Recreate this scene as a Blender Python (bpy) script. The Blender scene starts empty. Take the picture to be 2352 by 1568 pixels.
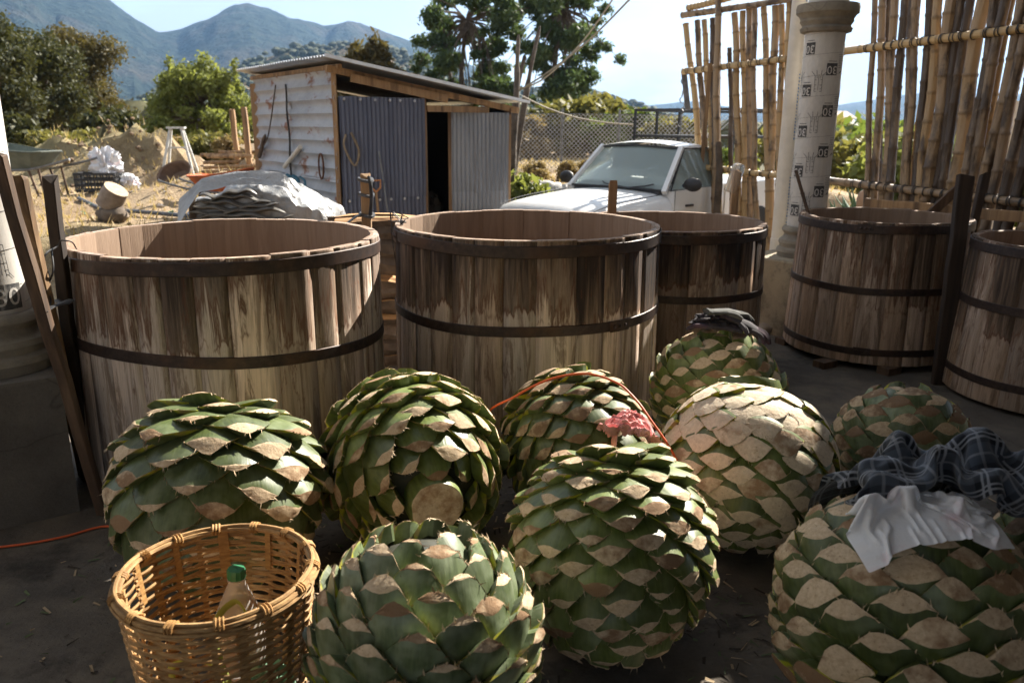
import bpy, math, random
import numpy as np
from mathutils import Vector, Matrix, noise
R = math.radians
scene = bpy.context.scene
C = scene.collection
rnd = random.Random(11)

# ------------------------------------------------------------------ camera
CAM_H, PITCH, ROLL, LENS = 1.7, R(15.1), R(0.5), 28.0
cam_d = bpy.data.cameras.new('camera'); cam = bpy.data.objects.new('camera', cam_d); C.objects.link(cam)
cam_d.lens = LENS; cam_d.sensor_width = 36.0; cam_d.clip_start = 0.05; cam_d.clip_end = 20000
CM = Matrix.Rotation(math.pi/2-PITCH, 4, 'X') @ Matrix.Rotation(ROLL, 4, 'Z')
cam.matrix_world = Matrix.Translation((0, 0, CAM_H)) @ CM
cam_d.dof.use_dof = True; cam_d.dof.focus_distance = 3.4; cam_d.dof.aperture_fstop = 3.5
scene.camera = cam
# ------------------------------------------------------------------ sky, sun, exposure
SUN_AZ, SUN_EL = R(38), R(36)           # azimuth measured from +Y towards +X
world = bpy.data.worlds.new('World'); scene.world = world; world.use_nodes = True
wn = world.node_tree; wn.nodes.clear()
w_out = wn.nodes.new('ShaderNodeOutputWorld'); w_bg = wn.nodes.new('ShaderNodeBackground')
w_sky = wn.nodes.new('ShaderNodeTexSky'); w_sky.sky_type = 'NISHITA'; w_sky.sun_disc = False
w_sky.sun_elevation = SUN_EL; w_sky.sun_rotation = SUN_AZ
w_sky.air_density = 1.0; w_sky.dust_density = 2.5; w_sky.ozone_density = 1.0; w_sky.altitude = 1500
w_tc = wn.nodes.new('ShaderNodeTexCoord'); w_mp = wn.nodes.new('ShaderNodeMapping'); w_mp.inputs['Scale'].default_value = (1.6, 1.6, 5.0)
w_nz = wn.nodes.new('ShaderNodeTexNoise'); w_nz.inputs['Scale'].default_value = 1.7; w_nz.inputs['Detail'].default_value = 6; w_nz.inputs['Roughness'].default_value = .5
w_rp = wn.nodes.new('ShaderNodeValToRGB'); w_rp.color_ramp.elements[0].position = .30; w_rp.color_ramp.elements[0].color = (.6, .6, .6, 1); w_rp.color_ramp.elements[1].position = .56
w_mx = wn.nodes.new('ShaderNodeMix'); w_mx.data_type = 'RGBA'; w_mx.inputs[7].default_value = (2.6, 2.63, 2.70, 1)
w_bg.inputs['Strength'].default_value = 0.08
wn.links.new(w_tc.outputs['Generated'], w_mp.inputs['Vector']); wn.links.new(w_mp.outputs[0], w_nz.inputs['Vector'])
wn.links.new(w_nz.outputs[0], w_rp.inputs[0]); wn.links.new(w_rp.outputs[0], w_mx.inputs[0])
wn.links.new(w_sky.outputs[0], w_mx.inputs[6]); wn.links.new(w_mx.outputs[2], w_bg.inputs[0]); wn.links.new(w_bg.outputs[0], w_out.inputs[0])
sun_d = bpy.data.lights.new('sun', 'SUN'); sun_d.energy = 5.0; sun_d.angle = R(0.55); sun_d.color = (1.0, .93, .82)
sun = bpy.data.objects.new('sun', sun_d); C.objects.link(sun)
SUN_V = Vector((math.sin(SUN_AZ)*math.cos(SUN_EL), math.cos(SUN_AZ)*math.cos(SUN_EL), math.sin(SUN_EL)))
sun.rotation_euler = SUN_V.to_track_quat('Z', 'Y').to_euler(); sun.location = (6, 8, 9)
vs = scene.view_settings; vs.view_transform = 'Standard'; vs.look = 'None'; vs.exposure = 1.9; vs.gamma = 1.0; vs.use_curve_mapping = False
scene.cycles.use_adaptive_sampling = True; scene.cycles.adaptive_threshold = .02
scene.cycles.max_bounces = 6; scene.cycles.diffuse_bounces = 4; scene.cycles.glossy_bounces = 3; scene.cycles.transmission_bounces = 5
scene.cycles.transparent_max_bounces = 8; scene.cycles.volume_bounces = 0
scene.cycles.use_denoising = True

# ------------------------------------------------------------------ helpers
FPX = LENS/36*2352
M3 = CM.to_3x3()
def P(px, py, Y=None, z=None):
    """point of the place seen at (px, py) of a 2352 px wide print, at distance Y or height z"""
    d = M3 @ Vector(((px-1176)/FPX, (784-py)/FPX, -1))
    t = Y/d.y if Y is not None else (z-CAM_H)/d.z
    return Vector((0, 0, CAM_H)) + d*t
def V(*a): return Vector(a)

class MB:
    def __init__(s): s.v = []; s.f = []; s.m = []; s.uv = None
    def add(s, vs, fs, m=0):
        b = len(s.v); s.v.extend([tuple(v) for v in vs]); s.f.extend([tuple(i+b for i in f) for f in fs]); s.m.extend([m]*len(fs)); return b
    def box(s, c, d, rot=None, m=0):
        x, y, z = d[0]/2, d[1]/2, d[2]/2
        p = [Vector(q) for q in ((-x,-y,-z),(x,-y,-z),(x,y,-z),(-x,y,-z),(-x,-y,z),(x,-y,z),(x,y,z),(-x,y,z))]
        if rot is not None: p = [rot @ q for q in p]
        c = Vector(c); return s.add([q+c for q in p], [(0,3,2,1),(4,5,6,7),(0,1,5,4),(1,2,6,5),(2,3,7,6),(3,0,4,7)], m)
    def beam(s, a, b, w, h, m=0, up=(0,0,1), w2=None, h2=None):
        a, b = Vector(a), Vector(b); d = (b-a).normalized(); u = Vector(up)
        if abs(d.dot(u)) > .95: u = Vector((0,1,0))
        r = d.cross(u).normalized(); u = r.cross(d)
        w2 = w if w2 is None else w2; h2 = h if h2 is None else h2
        vs = [a+r*x*w/2+u*y*h/2 for x, y in ((-1,-1),(1,-1),(1,1),(-1,1))]+[b+r*x*w2/2+u*y*h2/2 for x, y in ((-1,-1),(1,-1),(1,1),(-1,1))]
        return s.add(vs, [(0,1,2,3),(7,6,5,4),(0,4,5,1),(1,5,6,2),(2,6,7,3),(3,7,4,0)], m)
    def tube(s, pts, rad, n=8, m=0, cap=True, flat=1.0, closed=False):
        pts = [Vector(p) for p in pts]; k = len(pts)
        if not hasattr(rad, '__len__'): rad = [rad]*k
        u = None; vs = []
        for i, p in enumerate(pts):
            if closed: d = pts[(i+1) % k]-pts[i-1]
            else: d = pts[min(i+1, k-1)]-pts[max(i-1, 0)]
            d = d.normalized() if d.length > 1e-9 else Vector((0,0,1))
            if u is None: u = d.orthogonal().normalized() if abs(d.z) > .9 else Vector((0,0,1)).cross(d).normalized()
            u = (u-d*u.dot(d)).normalized(); w = d.cross(u)
            for j in range(n):
                a = 2*math.pi*j/n; vs.append(p+(u*math.cos(a)+w*math.sin(a)*flat)*rad[i])
        fs = []
        for i in range(k if closed else k-1):
            for j in range(n):
                i2 = (i+1) % k; fs.append((i*n+j, i*n+(j+1) % n, i2*n+(j+1) % n, i2*n+j))
        if cap and not closed: fs += [tuple(range(n))[::-1], tuple((k-1)*n+j for j in range(n))]
        return s.add(vs, fs, m)
    def lathe(s, prof, n=32, m=0, c=(0,0,0), a0=0, a1=2*math.pi):
        full = abs(a1-a0-2*math.pi) < 1e-6; na = n if full else n+1
        vs = [(c[0]+r*math.cos(a0+(a1-a0)*j/n), c[1]+r*math.sin(a0+(a1-a0)*j/n), c[2]+z) for r, z in prof for j in range(na)]
        fs = []
        for i in range(len(prof)-1):
            for j in range(n):
                j2 = (j+1) % na; fs.append((i*na+j, i*na+j2, (i+1)*na+j2, (i+1)*na+j))
        return s.add(vs, fs, m)
    def grid(s, nx, ny, fn, m=0, uv=False):
        vs = [fn(i/nx, j/ny) for j in range(ny+1) for i in range(nx+1)]
        fs = [(j*(nx+1)+i, j*(nx+1)+i+1, (j+1)*(nx+1)+i+1, (j+1)*(nx+1)+i) for j in range(ny) for i in range(nx)]
        if uv: s.uv = [(i/nx, j/ny) for j in range(ny+1) for i in range(nx+1)]
        return s.add(vs, fs, m)
    def mesh(s, name, mats, smooth=True):
        me = bpy.data.meshes.new(name); me.from_pydata(s.v, [], s.f)
        for mt in (mats if isinstance(mats, (list, tuple)) else [mats]): me.materials.append(mt)
        if max(s.m, default=0) > 0: me.polygons.foreach_set('material_index', s.m)
        if smooth:
            me.polygons.foreach_set('use_smooth', [True]*len(s.f))
            try: me.set_sharp_from_angle(angle=R(38))
            except Exception: pass
        if s.uv is not None:
            l = me.uv_layers.new(name='UVMap'); idx = np.zeros(len(me.loops), dtype=np.int32); me.loops.foreach_get('vertex_index', idx)
            l.data.foreach_set('uv', np.array(s.uv, dtype=np.float32)[idx].ravel())
        me.validate(); me.update(); return me
    def build(s, name, mats, parent=None, loc=(0,0,0), rot=(0,0,0), smooth=True):
        return ob(name, s.mesh(name, mats, smooth), parent, loc, rot)

def ob(name, me, parent=None, loc=(0,0,0), rot=(0,0,0), scale=None):
    o = bpy.data.objects.new(name, me); C.objects.link(o); o.location = loc; o.rotation_euler = rot
    if scale is not None: o.scale = scale
    if parent is not None: o.parent = parent
    return o
def tag(o, label=None, cat=None, group=None, kind=None):
    if label: o['label'] = label
    if cat: o['category'] = cat
    if group: o['group'] = group
    if kind: o['kind'] = kind
    return o
def thing(name, label, cat, loc=(0,0,0), rotz=0, group=None):
    o = bpy.data.objects.new(name, None); C.objects.link(o); o.location = loc; o.rotation_euler = (0,0,rotz); o.empty_display_size = .1
    return tag(o, label, cat, group)
def fbm(x, y, z=0, o=4):
    return noise.fractal(Vector((x, y, z)), 1.0, 2.0, o)

# ------------------------------------------------------------------ materials
class G:
    def __init__(s, name):
        s.mat = bpy.data.materials.new(name); s.mat.use_nodes = True; s.t = s.mat.node_tree; s.b = s.t.nodes['Principled BSDF']
        tc = s.t.nodes.new('ShaderNodeTexCoord'); s.obj = tc.outputs['Object']; s.uvo = tc.outputs['UV']
        s._r = None
    def n(s, typ, ins=None, **pr):
        nd = s.t.nodes.new(typ)
        for k, v in pr.items(): setattr(nd, k, v)
        for k, v in (ins or {}).items(): s.put(nd.inputs[k], v)
        return nd
    def put(s, sock, v):
        if isinstance(v, bpy.types.NodeSocket): s.t.links.new(v, sock)
        elif isinstance(v, (tuple, list)) and sock.type == 'RGBA' and len(v) == 3: sock.default_value = (*v, 1)
        else: sock.default_value = v
    @property
    def rand(s):
        if s._r is None: s._r = s.n('ShaderNodeObjectInfo').outputs['Random']
        return s._r
    def geo(s): return s.n('ShaderNodeNewGeometry').outputs
    def sc(s, v, k, off=None):
        nd = s.n('ShaderNodeMapping', {'Vector': v, 'Scale': k})
        if off is not None: s.put(nd.inputs['Location'], off)
        return nd.outputs[0]
    def shift(s, v, k=37.0):
        c = s.n('ShaderNodeCombineXYZ', {0: s.mth('MULTIPLY', s.rand, k), 1: s.mth('MULTIPLY', s.rand, k*1.7), 2: s.mth('MULTIPLY', s.rand, k*.6)}).outputs[0]
        return s.n('ShaderNodeVectorMath', {0: v, 1: c}, operation='ADD').outputs[0]
    def nz(s, v, scale=5.0, det=4, ro=.55, dist=0.0):
        return s.n('ShaderNodeTexNoise', {'Vector': v, 'Scale': scale, 'Detail': det, 'Roughness': ro, 'Distortion': dist}).outputs[0]
    def vor(s, v, scale=5.0, f='F1', out=0):
        return s.n('ShaderNodeTexVoronoi', {'Vector': v, 'Scale': scale}, feature=f).outputs[out]
    def ramp(s, f, stops, interp='LINEAR'):
        nd = s.n('ShaderNodeValToRGB', {0: f}); cr = nd.color_ramp; cr.interpolation = interp
        while len(cr.elements) < len(stops): cr.elements.new(.5)
        for e, (p, c) in zip(cr.elements, stops): e.position = p; e.color = (c, c, c, 1) if not hasattr(c, '__len__') else (*c, 1)
        return nd.outputs[0]
    def mix(s, f, a, b, mode='MIX'):
        return s.n('ShaderNodeMix', {0: f, 6: a, 7: b}, data_type='RGBA', blend_type=mode).outputs[2]
    def mth(s, op, a, b=0.0, clamp=False):
        return s.n('ShaderNodeMath', {0: a, 1: b}, operation=op, use_clamp=clamp).outputs[0]
    def xyz(s, v): return s.n('ShaderNodeSeparateXYZ', {0: v}).outputs
    def bump(s, h, st=.3, d=.01):
        s.put(s.b.inputs['Normal'], s.n('ShaderNodeBump', {'Height': h, 'Strength': st, 'Distance': d}).outputs[0])
    def out(s, col=None, rough=None, metal=None, spec=None):
        if col is not None: s.put(s.b.inputs['Base Color'], col)
        if rough is not None: s.put(s.b.inputs['Roughness'], rough)
        if metal is not None: s.put(s.b.inputs['Metallic'], metal)
        if spec is not None: s.put(s.b.inputs['Specular IOR Level'], spec)
        return s.mat

def simple(name, c1, c2, scale=8.0, rough=.7, bump=.2, stretch=(1,1,1), metal=0.0, c3=None, bd=.006, spec=None, det=5):
    """two or three tones mixed by noise, shifted per object"""
    g = G(name); v = g.shift(g.sc(g.obj, stretch)); f = g.nz(v, scale, det, .6)
    col = g.ramp(f, [(.3, c1), (.68, c2)])
    if c3 is not None: col = g.mix(g.ramp(g.nz(v, scale*.37, 4), [(.5, 0.), (.66, 1.)]), col, c3)
    val = g.mth('ADD', g.mth('MULTIPLY', g.rand, .36), .82)
    col = g.n('ShaderNodeHueSaturation', {'Color': col, 'Value': val}).outputs[0]
    if bump: g.bump(f, bump, bd)
    return g.out(col, rough, metal, spec)
def leafmat(name, c1, c2, tl=.35):
    g = G(name); rc = g.geo()
    f = g.mth('FRACT', g.mth('ADD', rc['Random Per Island'], g.mth('MULTIPLY', g.rand, 3.1)))
    col = g.ramp(f, [(.0, c1), (1., c2)])
    g.out(col, .62, 0, .25)
    t = g.n('ShaderNodeBsdfTranslucent', {'Color': g.mix(.5, col, (c2[0]*1.6, c2[1]*1.6, c2[2]*.8))}).outputs[0]
    mx = g.n('ShaderNodeMixShader', {0: tl, 1: g.b.outputs[0], 2: t}).outputs[0]
    g.t.links.new(mx, g.t.nodes['Material Output'].inputs[0]); return g.mat

# --- vat staves: grey weathered wood, dark drips between the hoops, red-brown inside
def stave_mat(name, dark, tone, lo, hi, bias=0.0):
    g = G(name); v = g.obj; x, y, z = g.xyz(v); r = g.rand
    cv = g.n('ShaderNodeCombineXYZ', {0: g.mth('ADD', g.mth('MULTIPLY', x, .155), g.mth('MULTIPLY', r, 61.)), 1: y, 2: z}).outputs[0]
    grain = g.nz(g.sc(cv, (34, 30, 1.8)), 1.0, 6, .64, .9)
    fine = g.nz(g.sc(cv, (190, 60, 5)), 1.0, 4, .6)
    col = g.ramp(grain, [(.28, tuple(c*.62 for c in tone)), (.5, tone), (.75, tuple(min(1, c*1.28) for c in tone))])
    col = g.mix(.36, col, g.ramp(fine, [(.3, (.34, .28, .23)), (.62, (1, 1, 1))]), 'MULTIPLY')
    col = g.mix(g.ramp(g.nz(g.sc(cv, (3, 3, .8)), 1, 2), [(.45, 0.), (.7, .45)]), col, (.40, .26, .15))
    col = g.n('ShaderNodeHueSaturation', {'Color': col, 'Saturation': g.mth('ADD', .8, g.mth('MULTIPLY', r, .4)), 'Value': g.mth('ADD', .70, g.mth('MULTIPLY', g.mth('FRACT', g.mth('MULTIPLY', r, 7.3)), .52))}).outputs[0]
    # ragged drip stain, from the top hoop down to the middle one, with a darker tide line
    wp = g.geo()['Position']
    drip = g.mth('ADD', g.mth('MULTIPLY', g.nz(g.sc(wp, (27, 27, 1.3)), 1.0, 6, .7, .7), .58), g.mth('MULTIPLY', g.nz(g.sc(wp, (8, 8, .9)), 1.0, 4, .6, .5), .42))
    tide = g.mth('ADD', g.mth('ADD', lo-.05, g.mth('MULTIPLY', g.mth('FRACT', g.mth('MULTIPLY', r, 29.3)), .08)), g.mth('MULTIPLY', g.nz(g.sc(wp, (24, 24, 2.)), 1.0, 4, .62), .24))
    hm = g.mth('MULTIPLY', g.mth('SUBTRACT', z, tide), g.mth('LESS_THAN', z, hi+.044))
    amt = g.mth('FRACT', g.mth('MULTIPLY', r, 13.7))
    fade = g.ramp(g.mth('DIVIDE', g.mth('SUBTRACT', z, lo), hi-lo), [(0., .0), (.35, .12), (.95, .24), (1., .2)])
    thr = g.mth('ADD', g.mth('ADD', drip, fade), g.mth('MULTIPLY', g.mth('SUBTRACT', amt, .62-bias*5), .20))
    stain = g.mth('MULTIPLY', g.ramp(thr, [(.54, 0.), (.585, .6), (.70, .9), (.80, 1.)]), g.ramp(hm, [(0., 0.), (.012, 1.)]))
    line = g.mth('MULTIPLY', g.ramp(g.mth('ABSOLUTE', g.mth('SUBTRACT', thr, .60)), [(0., 1.), (.03, 0.)]), g.ramp(hm, [(0., 0.), (.01, 1.)]))
    line2 = g.mth('MULTIPLY', g.ramp(g.mth('ABSOLUTE', g.mth('SUBTRACT', hm, .008)), [(0., 1.), (.016, 0.)]), g.ramp(thr, [(.47, 0.), (.56, 1.)]))
    lower = g.mth('MULTIPLY', g.ramp(g.mth('ABSOLUTE', g.mth('SUBTRACT', g.nz(g.sc(cv, (12, 8, 1.7)), 1., 5, .62, .8), .61)), [(0., 1.), (.022, 0.)]), .75)
    lowst = g.ramp(g.nz(g.sc(cv, (20, 8, 1.3)), 1., 4, .6, .5), [(.60, 0.), (.70, .6)])
    streak = g.ramp(g.nz(g.sc(wp, (42, 42, 1.0)), 1., 5, .7, .6), [(.54, 0.), (.64, .5)])
    col = g.mix(streak, col, (.19, .12, .075))
    patch = g.ramp(g.nz(g.sc(wp, (13, 13, 1.5)), 1., 6, .68, 1.1), [(.53, 0.), (.575, .55), (.70, .8)])
    col = g.mix(patch, col, g.ramp(grain, [(.3, (.10, .060, .036)), (.75, (.22, .145, .092))]))
    col = g.mix(g.mth('MULTIPLY', lowst, .8), col, (.085, .05, .032))
    col = g.mix(stain, col, g.mix(g.ramp(thr, [(.60, 0.), (.80, 1.)]), g.ramp(grain, [(.3, (.085, .052, .032)), (.75, (.20, .13, .082))]), g.ramp(grain, [(.3, dark), (.6, tuple(c*1.9 for c in dark)), (.8, tuple(c*3.4 for c in dark))])))
    col = g.mix(g.mth('MULTIPLY', g.mth('MAXIMUM', g.mth('MAXIMUM', line, line2), lower), .8), col, (.11, .042, .018))
    inside = g.ramp(y, [(0., 1.), (.0005, 0.)]) if False else g.mth('LESS_THAN', y, -.028)
    water = g.mth('ADD', z, g.mth('MULTIPLY', g.nz(g.sc(cv, (6, 4, 3)), 1, 3), .10))
    incol = g.mix(g.ramp(water, [(hi-.16, 0.), (hi-.04, 1.)]), (.135, .070, .042), (.28, .195, .135))
    incol = g.mix(.5, incol, g.ramp(grain, [(.3, (.45, .38, .34)), (.7, (1, 1, 1))]), 'MULTIPLY')
    col = g.mix(inside, col, incol)
    g.bump(g.mth('ADD', grain, g.mth('MULTIPLY', fine, .6)), .45, .006)
    return g.out(col, .8, 0, .25)

def iron_mat():
    g = G('hoop_iron'); v = g.shift(g.obj); f = g.nz(v, 30, 6, .65); f2 = g.nz(v, 5, 4)
    col = g.ramp(f, [(.3, (.022, .015, .013)), (.6, (.055, .035, .028)), (.8, (.10, .06, .04))])
    col = g.mix(g.ramp(f2, [(.5, 0.), (.7, .6)]), col, (.095, .045, .022)); g.bump(f, .35, .003)
    return g.out(col, .52, .35, .4)

def agave_green(name, c1, c2, bloom):
    g = G(name); v = g.shift(g.obj)
    st = g.nz(g.sc(v, (90, 12, 12)), 1.0, 4, .6); big = g.nz(v, 14, 3)
    col = g.ramp(st, [(.3, c1), (.7, c2)])
    col = g.mix(g.ramp(big, [(.42, 0.), (.7, .75)]), col, bloom)
    val = g.mth('ADD', .72, g.mth('MULTIPLY', g.rand, .55)); col = g.n('ShaderNodeHueSaturation', {'Color': col, 'Value': val}).outputs[0]
    spot = g.ramp(g.nz(v, 60, 5, .7), [(.66, 0.), (.72, .8)]); col = g.mix(spot, col, (.10, .06, .03))
    e = g.n('ShaderNodeAttribute', attribute_name='edge').outputs['Fac']
    col = g.mix(g.ramp(e, [(.50, 0.), (.75, .95)]), col, g.mix(g.ramp(g.nz(v, 25, 2), [(.48, 0.), (.62, 1.)]), (.46, .46, .03), (.30, .22, .10)))  # yellow leaf margins, their colour also replacing the glow of sun shining through
    g.bump(st, .3, .004); return g.out(col, .42, 0, .45)
def agave_cut(name, c1, c2, brown, amount):
    g = G(name); v = g.shift(g.obj); f = g.nz(g.sc(v, (1, 1, .6)), 70, 5, .7); b = g.nz(v, 16, 4, .6)
    col = g.ramp(f, [(.28, c1), (.62, c2)])
    ex = g.mth('ADD', g.mth('MULTIPLY', b, .75), g.mth('MULTIPLY', g.rand, .35))
    col = g.mix(g.ramp(ex, [(amount, 0.), (amount+.16, .88)]), col, brown)
    col = g.mix(g.ramp(g.nz(v, 120, 3, .6), [(.62, 0.), (.70, .6)]), col, tuple(c*.8 for c in brown))
    e = g.n('ShaderNodeAttribute', attribute_name='edge').outputs['Fac']
    col = g.mix(g.ramp(e, [(.55, 0.), (.95, .65)]), col, (.22, .13, .06))
    g.bump(g.mth('ADD', g.mth('MULTIPLY', f, .5), b), .6, .008); return g.out(col, .85, 0, .2)

def concrete_mat(name, c1, c2, sc=3.0, dust=None):
    g = G(name); v = g.obj; f = g.nz(v, sc, 7, .65); fi = g.nz(v, sc*30, 5, .7); sp = g.vor(v, sc*14)
    col = g.ramp(f, [(.32, c1), (.7, c2)]); col = g.mix(.35, col, g.ramp(fi, [(.3, (.55, .55, .55)), (.7, (1.2, 1.2, 1.2))]), 'MULTIPLY')
    if dust: col = g.mix(g.ramp(g.nz(v, sc*.7, 7, .68), [(.44, 0.), (.66, .9)]), col, dust); col = g.mix(g.ramp(g.nz(v, sc*.9, 6, .7), [(.36, .75), (.46, 0.)]), col, tuple(q*.45 for q in c1))
    cr = g.ramp(g.vor(g.n('ShaderNodeVectorMath', {0: v, 1: g.n('ShaderNodeTexNoise', {'Vector': v, 'Scale': 3.0}).outputs[1]}, operation='ADD').outputs[0], .7, 'DISTANCE_TO_EDGE'), [(.0, .6), (.006, 0.)])
    col = g.mix(g.mth('MULTIPLY', cr, 0.0 if dust else .8), col, tuple(c*.4 for c in c1))
    pits = g.ramp(sp, [(.04, 1.), (.12, 0.)])
    col = g.mix(g.mth('MULTIPLY', pits, .5), col, tuple(c*.5 for c in c1))
    g.bump(g.mth('ADD', g.mth('ADD', fi, f), g.mth('MULTIPLY', pits, -.6)), .5, .012); return g.out(col, .88, 0, .25)

def ground_mat():
    g = G('dry_ground'); v = g.obj; f = g.nz(v, .6, 7, .62); fi = g.nz(v, 14, 6, .7); big = g.nz(v, .13, 4, .5)
    col = g.ramp(f, [(.3, (.15, .10, .066)), (.5, (.29, .21, .135)), (.72, (.42, .33, .225))])
    col = g.mix(g.ramp(fi, [(.42, 0.), (.62, .7)]), col, (.34, .255, .155))
    col = g.mix(g.ramp(big, [(.5, 0.), (.62, .65)]), col, (.13, .14, .06))
    col = g.mix(g.ramp(g.nz(v, 40, 4, .7), [(.34, .6), (.48, 0.)]), col, (.10, .065, .04))
    g.bump(g.mth('ADD', fi, f), .8, .06); return g.out(col, .95, 0, .1)

def hill_mat(name, c1, c2, c3, s1, s2):
    g = G(name); v = g.obj; f = g.nz(v, s1, 6, .65); d = g.nz(v, s2, 4, .7)
    col = g.ramp(d, [(.38, c1), (.60, c2)]); col = g.mix(g.ramp(f, [(.50, 0.), (.66, .8)]), col, c3)
    g.bump(d, 1.0, 1.5/s2); return g.out(col, .95, 0, .05)

def bamboo_mat(name, k, k0):
    g = G(name); v = g.obj; r = g.mth('ADD', g.mth('MULTIPLY', g.rand, k), k0); x, y, z = g.xyz(v)
    sv = g.shift(v); st = g.nz(g.sc(sv, (60, 60, 2.5)), 1, 5, .6); bl = g.nz(g.sc(sv, (9, 9, 2.6)), 1, 5, .62)
    base = g.ramp(r, [(.0, (.50, .34, .15)), (.35, (.42, .27, .115)), (.6, (.27, .18, .10)), (.80, (.20, .14, .09)), (1., (.10, .072, .052))])
    col = g.mix(g.ramp(st, [(.3, 0.), (.7, .55)]), base, g.mix(.5, base, (.30, .24, .17)))
    thr = g.mth('ADD', bl, g.mth('MULTIPLY', g.mth('SUBTRACT', r, .5), .35))
    col = g.mix(g.ramp(thr, [(.53, 0.), (.66, .9)]), col, (.045, .030, .022))
    e = g.n('ShaderNodeAttribute', attribute_name='edge').outputs['Fac']
    col = g.mix(g.mth('MULTIPLY', e, .42), col, (.07, .042, .022)); g.bump(st, .2, .003); return g.out(col, .48, 0, .4)

def sheet_mat(name, c1, c2, rust, amt, rough=.5, metal=.3, stretch=(1,1,1), sc=2.5):
    g = G(name); v = g.shift(g.sc(g.obj, stretch)); f = g.nz(v, sc, 6, .6); fi = g.nz(v, sc*14, 5, .7)
    col = g.ramp(f, [(.3, c1), (.7, c2)]); col = g.mix(.25, col, g.ramp(fi, [(.3, (.5, .5, .5)), (.7, (1.2, 1.2, 1.2))]), 'MULTIPLY')
    col = g.mix(g.ramp(g.mth('ADD', g.mth('MULTIPLY', g.nz(v, sc*1.4, 6, .68), .85), g.mth('MULTIPLY', fi, .15)), [(amt, 0.), (amt+.05, .95)]), col, rust)
    g.bump(fi, .15, .003); return g.out(col, rough, metal, .4)

def plaid_mat():
    g = G('plaid_cloth'); x, y, z = g.xyz(g.uvo)
    def bands(c, k):
        f = g.mth('FRACT', g.mth('MULTIPLY', c, k))
        wide = g.ramp(f, [(.0, .0), (.46, .0), (.48, .45), (.98, .45), (1., 0.)])
        ln = g.ramp(f, [(.10, 0.), (.12, 1.), (.15, 1.), (.17, 0.), (.22, 0.), (.24, 1.), (.27, 1.), (.29, 0.), (.68, 0.), (.70, .7), (.74, .7), (.76, 0.)])
        return wide, ln
    wx, lx = bands(x, 7.0); wy, ly = bands(y, 7.0)
    col = g.mix(g.mth('MULTIPLY', g.mth('ADD', wx, wy), .95), (.008, .010, .015), (.065, .078, .10))
    col = g.mix(g.mth('MULTIPLY', g.mth('ADD', lx, ly, True), .40), col, (.42, .44, .48))
    w = g.nz(g.sc(g.uvo, (400, 400, 1)), 1, 2); g.bump(w, .25, .002)
    g.b.inputs['Sheen Weight'].default_value = .25
    return g.out(col, .9, 0, .15)

def glassy(name, col, rough=.1, trans=.8, alpha=1.0):
    g = G(name); g.out(col, rough, 0, .5); g.b.inputs['Transmission Weight'].default_value = trans; g.b.inputs['IOR'].default_value = 1.3; g.b.inputs['Alpha'].default_value = alpha
    return g.mat
def plain(name, col, rough=.6, metal=0., spec=.5):
    g = G(name); f = g.nz(g.shift(g.obj), 12, 4); c = g.mix(.22, col, g.ramp(f, [(.3, tuple(q*.6 for q in col)), (.7, tuple(min(1, q*1.25) for q in col))])); return g.out(c, rough, metal, spec)
# ------------------------------------------------------------------ shared materials
MT = {}
MT['iron'] = iron_mat()
MT['cut_tan'] = agave_cut('agave_cut_tan', (.42, .305, .19), (.61, .475, .32), (.21, .12, .062), .53)
MT['cut_brown'] = agave_cut('agave_cut_brown', (.35, .25, .155), (.52, .40, .26), (.155, .09, .05), .48)
MT['cut_white'] = agave_cut('agave_cut_white', (.52, .42, .30), (.70, .59, .44), (.30, .185, .105), .60)
MT['ag_mid'] = agave_green('agave_skin_mid', (.058, .080, .015), (.125, .160, .036), (.18, .21, .09))
MT['ag_blue'] = agave_green('agave_skin_blue', (.058, .080, .032), (.120, .155, .068), (.25, .29, .19))
MT['ag_dark'] = agave_green('agave_skin_dark', (.042, .058, .015), (.090, .118, .034), (.16, .19, .10))
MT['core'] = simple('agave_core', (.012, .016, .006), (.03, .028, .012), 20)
MT['floor'] = concrete_mat('concrete_floor', (.072, .063, .054), (.135, .117, .098), 2.2, (.20, .165, .125))
MT['wallconc'] = concrete_mat('shaded_wall_concrete', (.10, .088, .075), (.17, .15, .125), 3.5)  # darker concrete: the shade on the left low wall put into its colour
MT['blackwood'] = simple('blackened_timber', (.018, .012, .009), (.05, .032, .022), 1.0, .8, .4, (26, 26, 1.6))
MT['conc'] = concrete_mat('concrete_block', (.22, .18, .125), (.36, .30, .21), 3.5, (.40, .33, .22))
MT['wall'] = concrete_mat('unseen_wall', (.26, .245, .225), (.38, .36, .33), 2.0)
MT['ground'] = ground_mat()
MT['roof'] = sheet_mat('unseen_roof', (.24, .235, .23), (.32, .315, .31), (.20, .10, .05), .72)
MT['rawwood'] = simple('raw_timber', (.20, .115, .055), (.36, .225, .115), 1.0, .8, .4, (26, 26, 1.6), c3=(.11, .065, .035))
MT['darkwood'] = simple('dark_timber', (.045, .026, .016), (.115, .065, .036), 1.0, .8, .4, (26, 26, 1.6), c3=(.17, .105, .06))
MT['split'] = simple('split_wood', (.40, .20, .07), (.60, .37, .16), 1.0, .8, .6, (2.5, 30, 30), c3=(.28, .13, .05))
MT['bark'] = simple('bark', (.05, .036, .026), (.15, .115, .085), 9, .95, .8, (1, 1, 1), bd=.02)
MT['bamboo'] = bamboo_mat('bamboo_cane', .62, .38); MT['bamboo_gold'] = bamboo_mat('golden_bamboo_cane', .62, .05)
MT['wire'] = plain('black_wire', (.012, .012, .013), .5)
MT['metal'] = simple('dull_metal', (.10, .10, .10), (.22, .22, .22), 12, .45, .15, metal=.6)

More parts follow.
